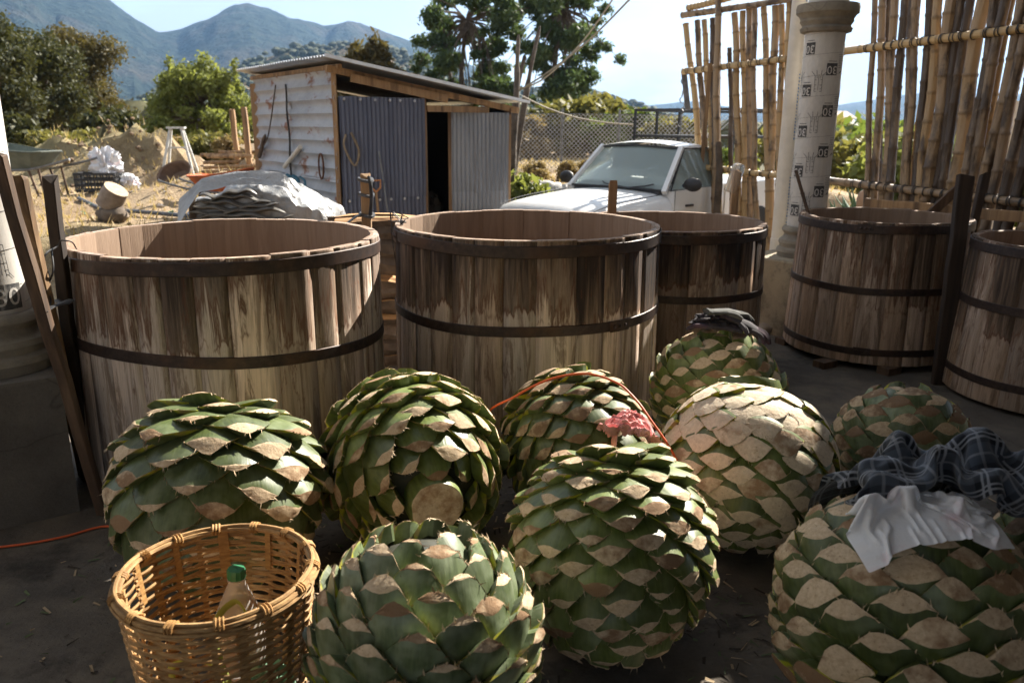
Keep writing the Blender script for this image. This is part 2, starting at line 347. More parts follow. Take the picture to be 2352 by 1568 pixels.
# ------------------------------------------------------------------ ground, hills, slab, unseen roof and walls
def sst(a, b, x):
    t = min(1, max(0, (x-a)/(b-a))); return t*t*(3-2*t)
def dline(x, y): return (x+2.25)*-.57+(y-3.5)*.82      # distance outside the line of columns
def gz(x, y):
    d = dline(x, y); w = sst(-.4, .35, x)
    left = .05+.45*sst(4.75, 5.35, d+.35*fbm(x*.9, y*.9))+.06*fbm(x*.5, y*.5)
    right = -.12+.85*sst(12.0, 13.0, y+.3*fbm(x, y))*(1-sst(5, 12, x))
    z = left*(1-w)+right*w
    z += .55*math.exp(-((x+4.1)**2/2.6+(y-12.9)**2/1.6))*(1+.3*fbm(x*2, y*2))
    q = math.exp(-((x+9.2)**2/3.2+(y-17.6)**2/1.6)); z += q*(.80+.60*fbm(x*1.5, y*1.5, 3)+.32*fbm(x*3.6, y*3.6))
    q = math.exp(-((x+7.4)**2/1.2+(y-16.6)**2/.9)); z += q*(.70+.6*fbm(x*1.8, y*1.8, 8)+.3*fbm(x*4, y*4, 2))
    if x > 5: z -= min(2.0, .085*(x-5))*sst(5, 9, y)
    if y > 18: z += .012*min(y-18, 80)*(1-sst(4, 20, x))
    z += .035*fbm(x*1.7, y*1.7, 5)*(1 if d > 1.1 else .2)
    if d < 1.1 and -7 < x < 7 and y > -6: z = min(z, -.16)
    return z
g = MB(); NG = 230
def gfn(u, v):
    u, v = u*2-1, v*2-1
    x = 15*u+6000*u**15; y = 9+15*v+6000*v**15; return (x, y, gz(x, y) if abs(x) < 90 and -20 < y < 110 else .5)
g.grid(NG, NG, gfn); tag(g.build('ground', MT['ground']), kind='structure')

def ridge(name, mat, pts, r0, r1, zb, amp, seed, na=260, nr=44):
    """a range of hills: crest heights follow pts (bearing in print px, crest height in print px), slopes furrowed by noise"""
    px = [p[0] for p in pts]; py = [p[1] for p in pts]; m = MB()
    def fn(u, v):
        p = px[0]+(px[-1]-px[0])*u; c = P(p, np.interp(p, px, py), Y=1.0); az = math.atan2(c.x, c.y); k = math.hypot(c.x, 1.0)
        rr = r0+(r1-r0)*v; el = (c.z-CAM_H)/k; top = el*(r0+(r1-r0)*.72)
        prof = sst(0, .72, v)**1.15 if v < .72 else 1-.8*(v-.72)/.28
        f = fbm(az*14+seed, rr/(r1*.22), seed, 5); f2 = abs(fbm(az*26+seed, rr/(r1*.30), seed+4, 4))
        env = min(1, 4*v*(1-v))*(1 if v < .7 else .5)
        z = zb+(top-zb)*prof+top*amp*(f*.5-f2*.55)*env*(1-.75*math.exp(-((v-.72)/.10)**2))
        return (rr*math.sin(az), rr*math.cos(az), z)
    m.grid(na, nr, fn); o = m.build(name, mat); return tag(o, kind='structure')
MT['hill_far'] = hill_mat('hill_scrub', (.010, .018, .016), (.030, .042, .034), (.070, .058, .046), .004, .035)
MT['hill_near'] = hill_mat('hill_dry', (.035, .042, .022), (.12, .105, .062), (.20, .135, .095), .012, .06)
ridge('mountain', MT['hill_far'], [(-700, -160), (-200, -120), (0, -85), (130, -38), (250, 3), (310, 45), (365, 78), (420, 68), (480, 45), (530, 20), (570, 11), (610, 18), (660, 42), (745, 64), (800, 56), (870, 74), (965, 100), (1080, 150), (1200, 200), (1300, 222), (1400, 245), (1560, 262), (1800, 268)], 900, 3000, -5, .13, 2.3)
ridge('hillside', MT['hill_near'], [(180, 300), (330, 225), (450, 180), (560, 148), (640, 120), (720, 104), (800, 99), (880, 110), (960, 150), (1060, 185), (1180, 210), (1300, 205), (1350, 208), (1440, 236), (1540, 262)], 330, 900, 2, .22, 7.1, 180, 34)
ridge('hillside', MT['hill_far'], [(1250, 262), (1400, 246), (1500, 241), (1600, 235), (1720, 250), (1850, 255), (1940, 238), (2010, 228), (2100, 214), (2180, 222), (2260, 232), (2352, 214), (2500, 200), (2900, 180)], 1200, 3600, -8, .2, 4.4, 150, 30)

def slab_poly(name, pts, z0, z1, mat):
    m = MB(); n = len(pts)
    m.add([(x, y, z0) for x, y in pts]+[(x, y, z1) for x, y in pts], [tuple(range(n))[::-1], tuple(range(n, 2*n))]+[(i, (i+1) % n, n+(i+1) % n, n+i) for i in range(n)])
    return tag(m.build(name, mat, smooth=False), kind='structure')
def online(t, d): return (-2.25-.57*d+.82*t, 3.5+.82*d+.57*t)
slab_poly('floor', [(-6.5, -4), (6.5, -4), (6.5, online(0, 1)[1]+.57/.82*(6.5-online(0, 1)[0])), online(-4.2, 1.0), (-6.5, 2.0)], -.30, 0, MT['floor'])
slab_poly('roof', [online(-5, -1.0), (-5.7, -3.4), (6.2, -3.4), (6.2, online(9.4, -1.0)[1]), online(9.4, -1.0)], 4.80, 4.88, MT['roof'])  # unseen roof above the camera, edge and height shaped to cut the sunlight
slab_poly('roof', [(4.72, 6.9), (6.2, 6.9), (6.2, 8.6), (4.72, 8.6)], 4.70, 4.78, MT['roof'])  # unseen slab added to keep sun off the floor between the hearts
for a, b in (((.3, -3.4), (6.2, -3.3)), ((-3.6, -3.2), (-3.5, 2.4)), ((5.5, -3.2), (5.6, 4.4))):  # unseen walls, placed and cut short to control the fill light
    slab_poly('wall', [a, (b[0], a[1]), b, (a[0], b[1])], 0, 4.79, MT['wall'])

# ------------------------------------------------------------------ fermentation vats
def stave_mesh(h, th, taper):
    m = MB(); xs = [-.5, -.485, -.25, 0, .25, .485, .5]; zs = [0, .008, h*.5, h-.008, h]
    sag = [.009, .002, -.001, -.002, -.001, .002, .009]; vs = []
    for z in zs:
        k = 1+(taper-1)*(1-z/h)
        e = .003 if z in (0, h) else 0
        vs += [(x*k, -s-e, z) for x, s in zip(xs, sag)]+[(x*k*.955, -th+e, z) for x in (.5, .48, 0, -.48, -.5)]
    n = 12; fs = [(i*n+j, i*n+(j+1) % n, (i+1)*n+(j+1) % n, (i+1)*n+j) for i in range(len(zs)-1) for j in range(n)]
    fs += [tuple(range(n))[::-1], tuple((len(zs)-1)*n+j for j in range(n))]
    m.add(vs, fs); return m
def hoop_mesh(r, z, w, tilt, seed, slope):
    m = MB(); n = 72; t = .005; q = random.Random(seed); ph = q.random()*6; vs = []
    for j in range(n):
        a = 2*math.pi*j/n; dz = .006*math.sin(a*2+ph)+.003*math.sin(a*5+ph)-tilt*math.cos(a)
        for rr, zz in ((r+.001-slope*(-w/2), -w/2), (r+t-slope*(-w/2), -w/2+.003), (r+t-slope*(w/2), w/2-.003), (r+.001-slope*(w/2), w/2)):
            vs.append((rr*math.cos(a), rr*math.sin(a), z+dz+zz))
    fs = [(j*4+k, ((j+1) % n)*4+k, ((j+1) % n)*4+(k+1) % 4, j*4+(k+1) % 4) for j in range(n) for k in range(4)]
    m.add(vs, fs); return m
def rivet_mb(r=.011):
    m = MB(); m.lathe([(r, 0), (r*.95, .004), (r*.6, .007), (.0005, .008)], 8); return m
RIVET = rivet_mb().mesh('rivet', MT['iron'])
def vat(label, x, y, rt, rb, h, n, hoops, mat, seed, z0=0.0, joints=(), tilts=()):
    q = random.Random(seed); t = thing('fermentation_vat', label, 'vat', (x, y, z0), 0, 'open wooden fermentation vats')
    sl = (rb-rt)/h; th = .046; sm = stave_mesh(h, th, rb/rt).mesh('stave', mat)
    wd = [q.uniform(.75, 1.25) for _ in range(n)]; s = sum(wd); a = q.random()
    for w in wd:
        da = 2*math.pi*w/s; mid = a+da/2; a += da; rr = rb*math.cos(da/2)**.3+q.uniform(-.0018, .0018)
        o = ob('stave', sm, t, (rr*math.cos(mid), rr*math.sin(mid), q.uniform(-.003, .004)), (0, 0, 0), (2*rt*math.tan(da/2)*.986, 1, 1))
        o.rotation_euler = (Matrix.Rotation(mid-math.pi/2, 3, 'Z') @ Matrix.Rotation(math.atan(sl), 3, 'X')).to_euler()
    m = MB(); m.lathe([(.002, .09), (rb-.05, .09)], 40); m.build('bottom_board', MT['darkwood'], t)
    for k, (f, w) in enumerate(hoops):
        z = f*h; r = rb-sl*z+.003
        hp = hoop_mesh(r, z, w, tilts[k] if k < len(tilts) else 0, seed+k, sl).build('hoop', MT['iron'], t)
        if k < len(joints) and joints[k] is not None:
            ja = joints[k]; m = MB(); da = .09
            m.grid(6, 1, lambda u, v: ((r+.0085-sl*(v-.5)*w)*math.cos(ja+(u-.5)*2*da), (r+.0085-sl*(v-.5)*w)*math.sin(ja+(u-.5)*2*da), z+(v-.5)*(w+.004)))
            m.build('joint_plate', MT['iron'], hp)
            for e in (-.05, 0, .05):
                o = ob('rivet', RIVET, hp, ((r+.0085)*math.cos(ja+e), (r+.0085)*math.sin(ja+e), z)); o.rotation_euler = Vector((math.cos(ja+e), math.sin(ja+e), 0)).to_track_quat('Z', 'Y').to_euler()
    return t
SM1 = stave_mat('stave_wood_pale', (.032, .022, .016), (.66, .55, .46), .65, 1.10, -.01)
SM2 = stave_mat('stave_wood_stained', (.020, .013, .010), (.62, .50, .405), .635, 1.10, .06)
SM3 = stave_mat('stave_wood_brown', (.016, .010, .008), (.38, .285, .22), .60, 1.0, .09)
SM4 = stave_mat('stave_wood_tan', (.028, .018, .012), (.46, .34, .255), .30, 1.0)
HP = [(.955, .062), (.595, .055)]
vat1 = vat('widest vat at left, pale staves, beside two leaning wooden props', -1.462, 4.08, .762, .772, 1.15, 30, [(.955, .062), (.605, .055)], SM1, 5, joints=(None, R(195)), tilts=(0, .04))
vat2 = vat('vat in the middle with black drip stains under its top hoop', .085, 4.73, .775, .79, 1.15, 29, HP, SM2, 8, joints=(R(195), R(-52)))
vat3 = vat('dark stained vat half hidden behind the middle vat', 1.14, 5.83, .68, .69, 1.05, 27, [(.955, .062), (.57, .05)], SM3, 21)
vat4 = vat('brown vat with a knot hole, in front of the printed column', 2.85, 6.16, .61, .65, 1.02, 25, [(.955, .06), (.525, .05), (.09, .05)], SM4, 33, .05, joints=(R(-125), None, R(-118)))
vat5 = vat('vat cut off by the right edge of the picture', 3.60, 5.05, .60, .66, 1.0, 25, [(.955, .06), (.60, .055), (.14, .05)], SM4, 44, .03)
def knot(vt, ang, z, r, sx, sz, dark=True):
    m = MB(); m.lathe([(1.0, 0), (.8, .10), (.45, .02), (.02, -.05)], 14)
    o = m.build('knot', MT['knot'], vt, (r*math.cos(ang), r*math.sin(ang), z)); o.scale = (sx, sz, .02)
    o.rotation_euler = Vector((math.cos(ang), math.sin(ang), 0)).to_track_quat('Z', 'Y').to_euler(); return o
MT['knot'] = simple('wood_knot', (.012, .007, .005), (.055, .03, .018), 40, .85, .6)
knot(vat4, R(-88), .75, .618, .034, .040); knot(vat1, R(-78), .36, .784, .026, .030); knot(vat2, R(-83), .33, .788, .010, .035); knot(vat2, R(-70), .38, .788, .016, .022)
for blk, (px, py) in enumerate(((1808, 790), (1900, 845), (2050, 860))):
    p = P(px, py, z=.02); m = MB(); m.box((0, 0, .025), (.14, .10, .05), Matrix.Rotation(.5, 3, 'Z'))
    tag(m.build('wood_block', MT['darkwood'], None, (p.x+.02, p.y+.10, 0)), 'wooden block wedged under the vat with the knot hole, %s' % ('at its left', 'at its front', 'at its right')[blk], 'block', 'blocks under the vat')

# ------------------------------------------------------------------ agave hearts
def leaf_mesh(a, b, rise, q, mats, fray=9, curv=.33, cutpos=.0, keel=.016, lip=.05, pole=False):
    """one trimmed leaf base: a wedge that climbs from under its neighbours to a lip, its keel sliced off flat"""
    us = [-1, -.90, -.72, -.48, -.22, 0, .22, .48, .72, .90, 1]; nc = len(us); n1, n2 = 4, 4
    slope = rise/(1.75*b); ys = cutpos*b+q.uniform(-.30, .25)*b; tilt = q.uniform(-.10, .16); tx = q.uniform(-.10, .10); peak = q.uniform(.9, 1.12); skew = q.uniform(-.15, .15)
    zs = slope*(ys+1.15*b)
    def za(x, y): return slope*(y+1.15*b)-keel*(abs(x)/a)**1.8
    def zc(x, y): return zs+tilt*(y-ys)+tx*x
    rows = []; mi = []
    for u in us:
        x = a*u; yl = -b*1.25*(1-.55*abs(u)**2.2); yu = b*peak*(.92*(1-abs(u)**1.55)-.42*abs(u)**2)+skew*b*u*(1-u*u)+(q.uniform(-.05, .05)*b if abs(u) < 1 else 0)
        yc = yl
        for t in range(41):
            yy = yl+(yu-yl)*t/40
            if za(x, yy) >= zc(x, yy): break
            yc = yy
        col = [(x, yl+(yc-yl)*k/n1) for k in range(n1)]+[(x, yc+(yu-yc)*k/n2) for k in range(n2+1)]
        rows.append([(xx, yy, min(za(xx, yy), zc(xx, yy))-(xx*xx+yy*yy)/(2*curv)+((q.uniform(-.0016, .0016)) if k > n1 else 0)) for k, (xx, yy) in enumerate(col)])
    nr = n1+n2+1; vs = []; ed = []
    for c_, col in enumerate(rows):
        for k, p in enumerate(col): vs.append(p); ed.append(1.0 if (abs(us[c_]) > .95 and k > 1) or (k == nr-1 and abs(us[c_]) > .55) else (.62 if k == nr-1 else .0))
    fs = []
    for c_ in range(nc-1):
        for k in range(nr-1): fs.append((c_*nr+k, (c_+1)*nr+k, (c_+1)*nr+k+1, c_*nr+k+1)); mi.append(0 if k < n1 else 1)
    # inner (tip side) face and flanks
    for lev, (dy, dz) in enumerate(((-.004, -.012), (-.30*b, -lip))):
        for c_ in range(nc): x, y, z = rows[c_][-1]; vs.append((x*(.985 if lev == 0 else .9), y+dy, z+dz)); ed.append((.95 if abs(us[c_]) > .6 else .35) if lev == 0 else .1)
    o = nc*nr
    for c_ in range(nc-1):
        fs += [(c_*nr+nr-1, (c_+1)*nr+nr-1, o+c_+1, o+c_), (o+c_, o+c_+1, o+nc+c_+1, o+nc+c_)]; mi += [0, 0]
    for c_, sg in ((0, 1), (nc-1, -1)):
        bi = len(vs)
        for k in range(nr): x, y, z = rows[c_][k]; vs.append((x*.9, y, z-lip)); ed.append(.2)
        for k in range(nr-1):
            f = (c_*nr+k, c_*nr+k+1, bi+k+1, bi+k); fs.append(f if sg > 0 else f[::-1]); mi.append(0)
    top = [Vector(r[-1]) for r in rows]
    for _ in range(fray):
        j = q.randrange(1, nc-2); p = top[j].lerp(top[j+1], q.random()); l = q.uniform(.006, .022); d = Vector((q.uniform(-.7, .7), q.uniform(-.2, 1), q.uniform(-.6, .5))).normalized()*l
        sd = d.orthogonal().normalized()*q.uniform(.0012, .0032); bi = len(vs); vs += [tuple(p-sd-V3(0, .004, 0)), tuple(p+sd-V3(0, .004, 0)), tuple(p+d)]; ed += [.4, .4, .2]; fs.append((bi, bi+1, bi+2)); mi.append(1)
    me = bpy.data.meshes.new('leaf_base'); me.from_pydata(vs, [], fs)
    for mt in mats: me.materials.append(mt)
    me.polygons.foreach_set('material_index', mi); me.polygons.foreach_set('use_smooth', [True]*len(fs))
    at = me.attributes.new('edge', 'FLOAT', 'POINT'); at.data.foreach_set('value', ed)
    try: me.set_sharp_from_angle(angle=R(24))
    except Exception: pass
    me.update(); return me
def V3(*a): return Vector(a)

def pina(label, x, y, rad, axis, n, green, cut, rise=.045, cutpos=.0, elong=1.0, ratio=1.6, seed=1, tip=None, base=None, zc=None, fray=9, lo=-.94, hi=.95, shave=None, bulk=1.10, keel=.024):
    q = random.Random(seed); ax = Vector(axis).normalized(); ex = ax.orthogonal().normalized(); ey = ax.cross(ex)
    zc = rad*.95 if zc is None else zc
    t = thing('agave_heart', label, 'agave heart', (x, y, 0), 0, 'trimmed agave hearts on the floor'); c0 = Vector((0, 0, zc)); rc = rad-rise*.95
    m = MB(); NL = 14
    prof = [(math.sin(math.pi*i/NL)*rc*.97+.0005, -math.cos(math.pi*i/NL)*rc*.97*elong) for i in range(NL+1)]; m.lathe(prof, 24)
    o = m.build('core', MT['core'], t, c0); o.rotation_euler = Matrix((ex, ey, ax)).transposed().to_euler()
    A = 4*math.pi*(rc+rise*.4)**2*elong/n*(hi-lo)/2; b = math.sqrt(A/(2*ratio)); a = b*ratio
    mats = [green, cut]
    vr = [leaf_mesh(a*bulk*q.uniform(.97, 1.08), b*bulk*q.uniform(.95, 1.08), rise*q.uniform(.8, 1.2), q, mats, fray, rad*1.1, cutpos, keel) for _ in range(11)]
    vp = [leaf_mesh(a*.80, b*.95, rise*q.uniform(.85, 1.15), q, mats, fray, rad, cutpos, keel) for _ in range(4)]
    vsv = [leaf_mesh(a*.91, b*.93, rise*.42, q, mats, 3, rad, -.95, .004) for _ in range(5)] if shave else None
    ga = math.pi*(3-math.sqrt(5)); tw0 = q.random()*6
    for i in range(n):
        c = lo+(hi-lo)*(i+.5)/n; s = math.sqrt(max(0, 1-c*c)); ph = i*ga+tw0+q.uniform(-.025, .025)
        rv = ex*math.cos(ph)+ey*math.sin(ph); pos = (rv*s+ax*c*elong)*rc*(1+.06*fbm(rv.x*s*1.1+seed, rv.y*s*1.1, c*1.1+rv.z*s, 2)); nn = (rv*s+ax*c/elong).normalized()
        if (c0+pos).z < .06 and nn.z < -.80: continue
        tt = (ax-nn*ax.dot(nn)); tt = tt.normalized() if tt.length > 1e-4 else ex; sv = shave and c < shave+q.uniform(-.05, .05)
        me = q.choice(vsv) if sv else (q.choice(vp) if c > .84 else q.choice(vr))
        sd = tt.cross(nn).normalized(); mw = Matrix((sd, tt, nn)).transposed(); k = 1.0
        if not sv: mw = mw @ Matrix.Rotation(q.uniform(-.09, .09), 3, 'Z') @ Matrix.Rotation(q.uniform(-.06, .06), 3, 'Y') @ Matrix.Rotation(q.uniform(-.05, .07), 3, 'X'); k = q.uniform(.95, 1.06)
        ob('leaf_base', me, t, c0+pos*(1.0 if not sv else 1.0+rise*.55/rc)*q.uniform(.992, 1.008), mw.to_euler(), (k, k*q.uniform(.96, 1.04), k*(1 if sv else q.uniform(.85, 1.2))))
    for cc, sgn in ((tip, 1), (base, -1)):
        if cc:
            m = MB(); zz = rc*elong*.80; top = rad*elong*(1.01 if sgn > 0 else .985)
            m.lathe([(cc*1.12, zz-.08), (cc*1.08, top-.03), (cc, top-.004)], 26)
            m.lathe([(cc, top-.004), (cc*.82, top-.001), (cc*.5, top-.006), (cc*.2, top-.004), (.001, top-.008)], 26, 1)
            m.v = [(vx*(1+.05*math.sin(vx*70)), vy*(1+.05*math.sin(vy*60+1)), vz+.004*math.sin(vx*90+vy*70)) for vx, vy, vz in m.v]
            o = m.build('cut_stem', [green, MT['cut_white']], t, c0); o.rotation_euler = Matrix((ex, ey*sgn, ax*sgn)).transposed().to_euler()
    return t
PIN = {}
PIN['a'] = pina('big agave heart behind the basket, wide dark green leaf stubs', -1.08, 2.72, .405, (.06, -.42, -.90), 112, MT['ag_dark'], MT['cut_tan'], .062, .30, .95, seed=3, fray=16)
PIN['b'] = pina('agave heart with a round cut stem facing forward', -.41, 3.05, .385, (.36, -.92, -.08), 130, MT['ag_mid'], MT['cut_tan'], .058, .34, 1.0, seed=6, tip=.100, hi=.935, fray=16)
PIN['c'] = pina('agave heart with an orange cord lying over its top', .29, 3.34, .350, (.35, -.75, -.55), 150, MT['ag_dark'], MT['cut_brown'], .050, .15, 1.0, seed=9)
PIN['d'] = pina('rearmost agave heart, with dark gloves lying on top', 1.08, 3.97, .360, (-.1, .25, .96), 145, MT['ag_mid'], MT['cut_tan'], .046, .12, 1.02, seed=12)
PIN['e'] = pina('pale agave heart shaved close, white cut diamonds on its top', .965, 3.03, .368, (-.08, -.42, -.90), 170, MT['ag_mid'], MT['cut_white'], .042, -.30, 1.02, seed=15, base=.12, lo=-.95, shave=-.12, fray=6)
PIN['f'] = pina('low bluish agave heart behind the plaid shirt', 1.77, 3.36, .325, (.05, .25, .96), 100, MT['ag_blue'], MT['cut_brown'], .050, .05, .95, seed=18)
PIN['g'] = pina('tall agave heart in the centre foreground, leaves pointing down', .335, 2.38, .352, (.04, -.40, -.92), 155, MT['ag_mid'], MT['cut_tan'], .056, .28, 1.08, seed=21, zc=.36, fray=12)
PIN['h'] = pina('blue green agave heart at the bottom edge, right of the basket', -.235, 1.89, .338, (.02, .30, .95), 140, MT['ag_blue'], MT['cut_tan'], .050, .28, 1.02, seed=24, fray=12)
PIN['i'] = pina('shaded agave heart under the plaid shirt and plastic bag', 1.12, 2.0, .372, (.12, .62, .77), 155, MT['ag_dark'], MT['cut_tan'], .045, -.08, 1.0, seed=27, base=.12, shave=-.42)
PIN['j'] = pina('dark agave heart cut off by the right edge, beside the plaid shirt', 1.78, 2.18, .33, (.1, .5, .86), 110, MT['ag_dark'], MT['cut_brown'], .05, .0, 1.0, seed=30)
# ------------------------------------------------------------------ small builders
def catmull(pts, k=8):
    pts = [Vector(p) for p in pts]; pts = [pts[0]*2-pts[1]]+pts+[pts[-1]*2-pts[-2]]; out = []
    for i in range(1, len(pts)-2):
        a, b, c, d = pts[i-1:i+3]
        for j in range(k):
            t = j/k; out.append(.5*((2*b)+(c-a)*t+(2*a-5*b+4*c-d)*t*t+(3*b-a-3*c+d)*t**3))
    return out+[pts[-2]]
def rock_mb(sx, sy, sz, seed, n=14, rough=.25):
    m = MB(); m.lathe([(math.sin(math.pi*i/9)+.0008, -math.cos(math.pi*i/9)) for i in range(10)], n); o = []
    for x, y, z in m.v:
        k = 1+rough*fbm(x*1.3+seed, y*1.3, z*1.3+seed*.7, 4); o.append((x*k*sx, y*k*sy, z*k*sz))
    m.v = o; return m
def lump_mb(sx, sy, sz, seed, amp=.35, nf=2.2, n=40, flatb=True):
    """crumpled bag or cloth bundle"""
    m = MB(); m.lathe([(math.sin(math.pi*i/22)+.0008, -math.cos(math.pi*i/22)) for i in range(23)], n); o = []
    for x, y, z in m.v:
        f = 1-abs(fbm(x*nf+seed, y*nf+seed, z*nf, 3))*2.0*amp+.12*fbm(x*6+seed, y*6, z*6, 2)
        zz = z*f*sz
        if flatb and zz < -.25*sz: zz = -.25*sz+(zz+.25*sz)*.2
        o.append((x*f*sx, y*f*sy, zz))
    m.v = o; return m
def text_mb(s, size, align='CENTER'):
    cu = bpy.data.curves.new('t', 'FONT'); cu.body = s; cu.size = size; cu.align_x = align; cu.align_y = 'CENTER'; cu.resolution_u = 3
    o = bpy.data.objects.new('t', cu); C.objects.link(o); dg = bpy.context.evaluated_depsgraph_get()
    me = bpy.data.meshes.new_from_object(o.evaluated_get(dg)); vs = [tuple(v.co) for v in me.vertices]; fs = [tuple(p.vertices) for p in me.polygons]
    bpy.data.objects.remove(o); bpy.data.curves.remove(cu); bpy.data.meshes.remove(me); return vs, fs
def wrap(mb, vs, fs, r, ang, z, rot=0.0, m=0):
    c, s = math.cos(rot), math.sin(rot); out = []
    for x, y, *_ in vs:
        x2, y2 = x*c-y*s, x*s+y*c; a = ang+x2/r; out.append((r*math.cos(a), r*math.sin(a), z+y2))
    mb.add(out, fs, m)
def rect_vs(x0, y0, x1, y1, n=5):
    vs = [(x0+(x1-x0)*i/n, y) for y in (y0, y1) for i in range(n+1)]; return vs, [(i, i+1, n+2+i, n+1+i) for i in range(n)]
def seg_vs(x0, y0, x1, y1, w):
    d = Vector((x1-x0, y1-y0)); d.normalize(); o = Vector((-d.y, d.x))*w/2
    return [(x0+o.x, y0+o.y), (x0-o.x, y0-o.y), (x1-o.x, y1-o.y), (x1+o.x, y1+o.y)], [(0, 1, 2, 3)]

# ------------------------------------------------------------------ columns in printed cardboard forms
MT['paper'] = sheet_mat('printed_card', (.48, .45, .41), (.60, .57, .52), (.30, .24, .17), .70, .75, 0, (1, 1, .4), 3)
MT['ink'] = simple('worn_black_ink', (.035, .035, .037), (.075, .073, .07), 60, .8, 0, c3=(.20, .19, .175))
MT['paleink'] = plain('pale_card', (.55, .52, .48), .75)
MT['greyink'] = plain('grey_ink', (.16, .155, .15), .75)
MT['stone'] = concrete_mat('cast_stone', (.20, .175, .14), (.33, .29, .225), 9.0)
BASE = [(r*.86, z) for r, z in [(.25, 0), (.25, .025), (.262, .045), (.255, .07), (.232, .085), (.232, .10), (.245, .12), (.24, .145), (.205, .165), (.195, .19), (.205, .205), (.222, .222), (.218, .245), (.20, .26), (.186, .262)]]
CAPI = [(r*.86, z) for r, z in [(.19, 0), (.225, .01), (.235, .035), (.215, .055), (.225, .07), (.24, .09), (.235, .105), (.255, .135), (.278, .15), (.282, .19), (.275, .215), (.19, .225)]]
def printing(r, ztop, zbot, seed, k0, parent, full=True):
    ink = MB(); pale = MB(); grey = MB(); q = random.Random(seed); t30 = text_mb('30', .088); tiny = text_mb('TUBO', .02)
    for k in range(5):
        a = k0+k*2*math.pi/5; z = zbot+.10+(k % 2)*.16
        while z < ztop-.08:
            wrap(ink, *rect_vs(-.046, -.046, .046, .046), r+.0012, a, z)
            wrap(pale, *t30, r+.0022, a, z-.004, math.pi)
            wrap(grey, *rect_vs(-.035, .058, .035, .064), r+.0012, a, z)
            z += .32
        a2 = a+math.pi/5; z = zbot+.16+(k % 2)*.16
        while z < ztop-.12:
            if k % 2 == 0:     # line drawing of a column form with loose rods
                for s in ((-.028, -.07, -.028, .05), (.028, -.07, .028, .05), (-.028, -.07, .028, -.07), (-.028, .05, -.06, .085), (.028, .05, .06, .085), (-.012, .03, -.02, .095), (.012, .03, .02, .095), (-.028, .02, .028, .02), (-.028, -.02, .028, -.02), (-.028, -.05, .028, -.05), (0, -.06, 0, .06)):
                    wrap(grey, *seg_vs(*s, .0045), r+.0012, a2, z)
            else:
                for j in range(8): wrap(grey, *rect_vs(-.05+q.uniform(0, .012), .05-j*.014, .05-q.uniform(0, .04), .054-j*.014, 3), r+.0012, a2, z)
                wrap(ink, *seg_vs(-.02, -.085, .012, -.07, .012), r+.0012, a2, z)
            z += .32
    ink.build('printed_square', MT['ink'], parent, smooth=False); pale.build('printed_number', MT['paleink'], parent, smooth=False); grey.build('printed_drawing', MT['greyink'], parent, smooth=False)
def column(label, x, y, zb, ztop, cap, rz):
    t = thing('column', label, 'column', (x, y, zb), rz, 'columns in printed cardboard forms'); m = MB(); m.lathe(BASE, 40)
    m.build('column_base', MT['stone'], t); m = MB(); m.lathe([(.154, .255), (.155, ztop)], 48); tb = m.build('cardboard_form', MT['paper'], t)
    # spiral seams of the rolled card
    for s0 in range(int(ztop/.16)+1):
        m = MB(); m.tube([(.1553*math.cos(a), .1553*math.sin(a), .3+s0*.16+a*.013) for a in np.linspace(0, 2*math.pi, 40)], .0011, 4)
        if .3+s0*.16+.09 < ztop: m.build('seam', MT['greyink'], tb)
    if cap: m = MB(); m.lathe([(r, z+cap) for r, z in CAPI], 40); m.build('capital', MT['stone'], t)
    return t, tb
pc = P(1846, 560, Y=6.85)
colR, tbR = column('tall column in card printed with number 30, behind the brown vat', pc.x, 6.85, .64, 3.2, 1.80, 0)
printing(.155, 1.80, .30, 3, R(-152), tbR); printing(.155, 3.0, 2.05, 4, R(-140), tbR)
pl = P(-12, 760, Y=3.42)
colL, tbL = column('column on the low wall at the left edge, card form with small print', pl.x, 3.42, .64, 3.0, None, 0)
ink = MB(); gr = MB(); pa = MB()
wrap(ink, *rect_vs(-.06, -.055, .06, .055), .1562, R(-30), .335); wrap(pa, *text_mb('30', .11), .1570, R(-30), .331)
for s, sz, a, z, ro in (('COREPACK', .026, -64, .345, 0), ('COREPACK S.A. DE C.V.', .017, -60, .315, 0), ('BE26MAR20', .034, -62, .47, math.pi/2), ('PRECAUCION', .02, -62, .66, 0), ('COREPACK S.A. DE C.V.', .014, -62, .71, 0), ('COREPACK', .024, -62, .745, 0), ('CENA', .016, -66, .585, 0)):
    wrap(gr, *text_mb(s, sz), .1562, R(a), z, ro)
for s in ((-.03, -.07, -.02, .06), (.03, -.07, .02, .06), (-.03, -.06, -.05, -.085), (.03, -.06, .05, -.085), (-.02, .06, .02, .06), (-.024, .02, .024, .02), (-.027, -.02, .027, -.02), (-.029, -.05, .029, -.05), (0, -.07, 0, .06)): wrap(gr, *seg_vs(*s, .003), .1562, R(-34), .50)
for j, (z, w) in enumerate(((.69, .07), (.635, .06), (.62, .065), (.60, .05), (.785, .06), (.80, .05), (.56, .04))): wrap(gr, *rect_vs(-w, -.0015, w, .0015), .1562, R(-62), z)
wrap(gr, *seg_vs(-.02, 0, .015, .012, .010), .1562, R(-64), .375)
ink.build('printed_square', MT['ink'], tbL, smooth=False); gr.build('printed_text', MT['ink'], tbL, smooth=False); pa.build('printed_number', MT['paleink'], tbL, smooth=False)
printing(.155, 3.0, 1.15, 9, R(-50), tbL)
AL = math.atan2(.57, .82)
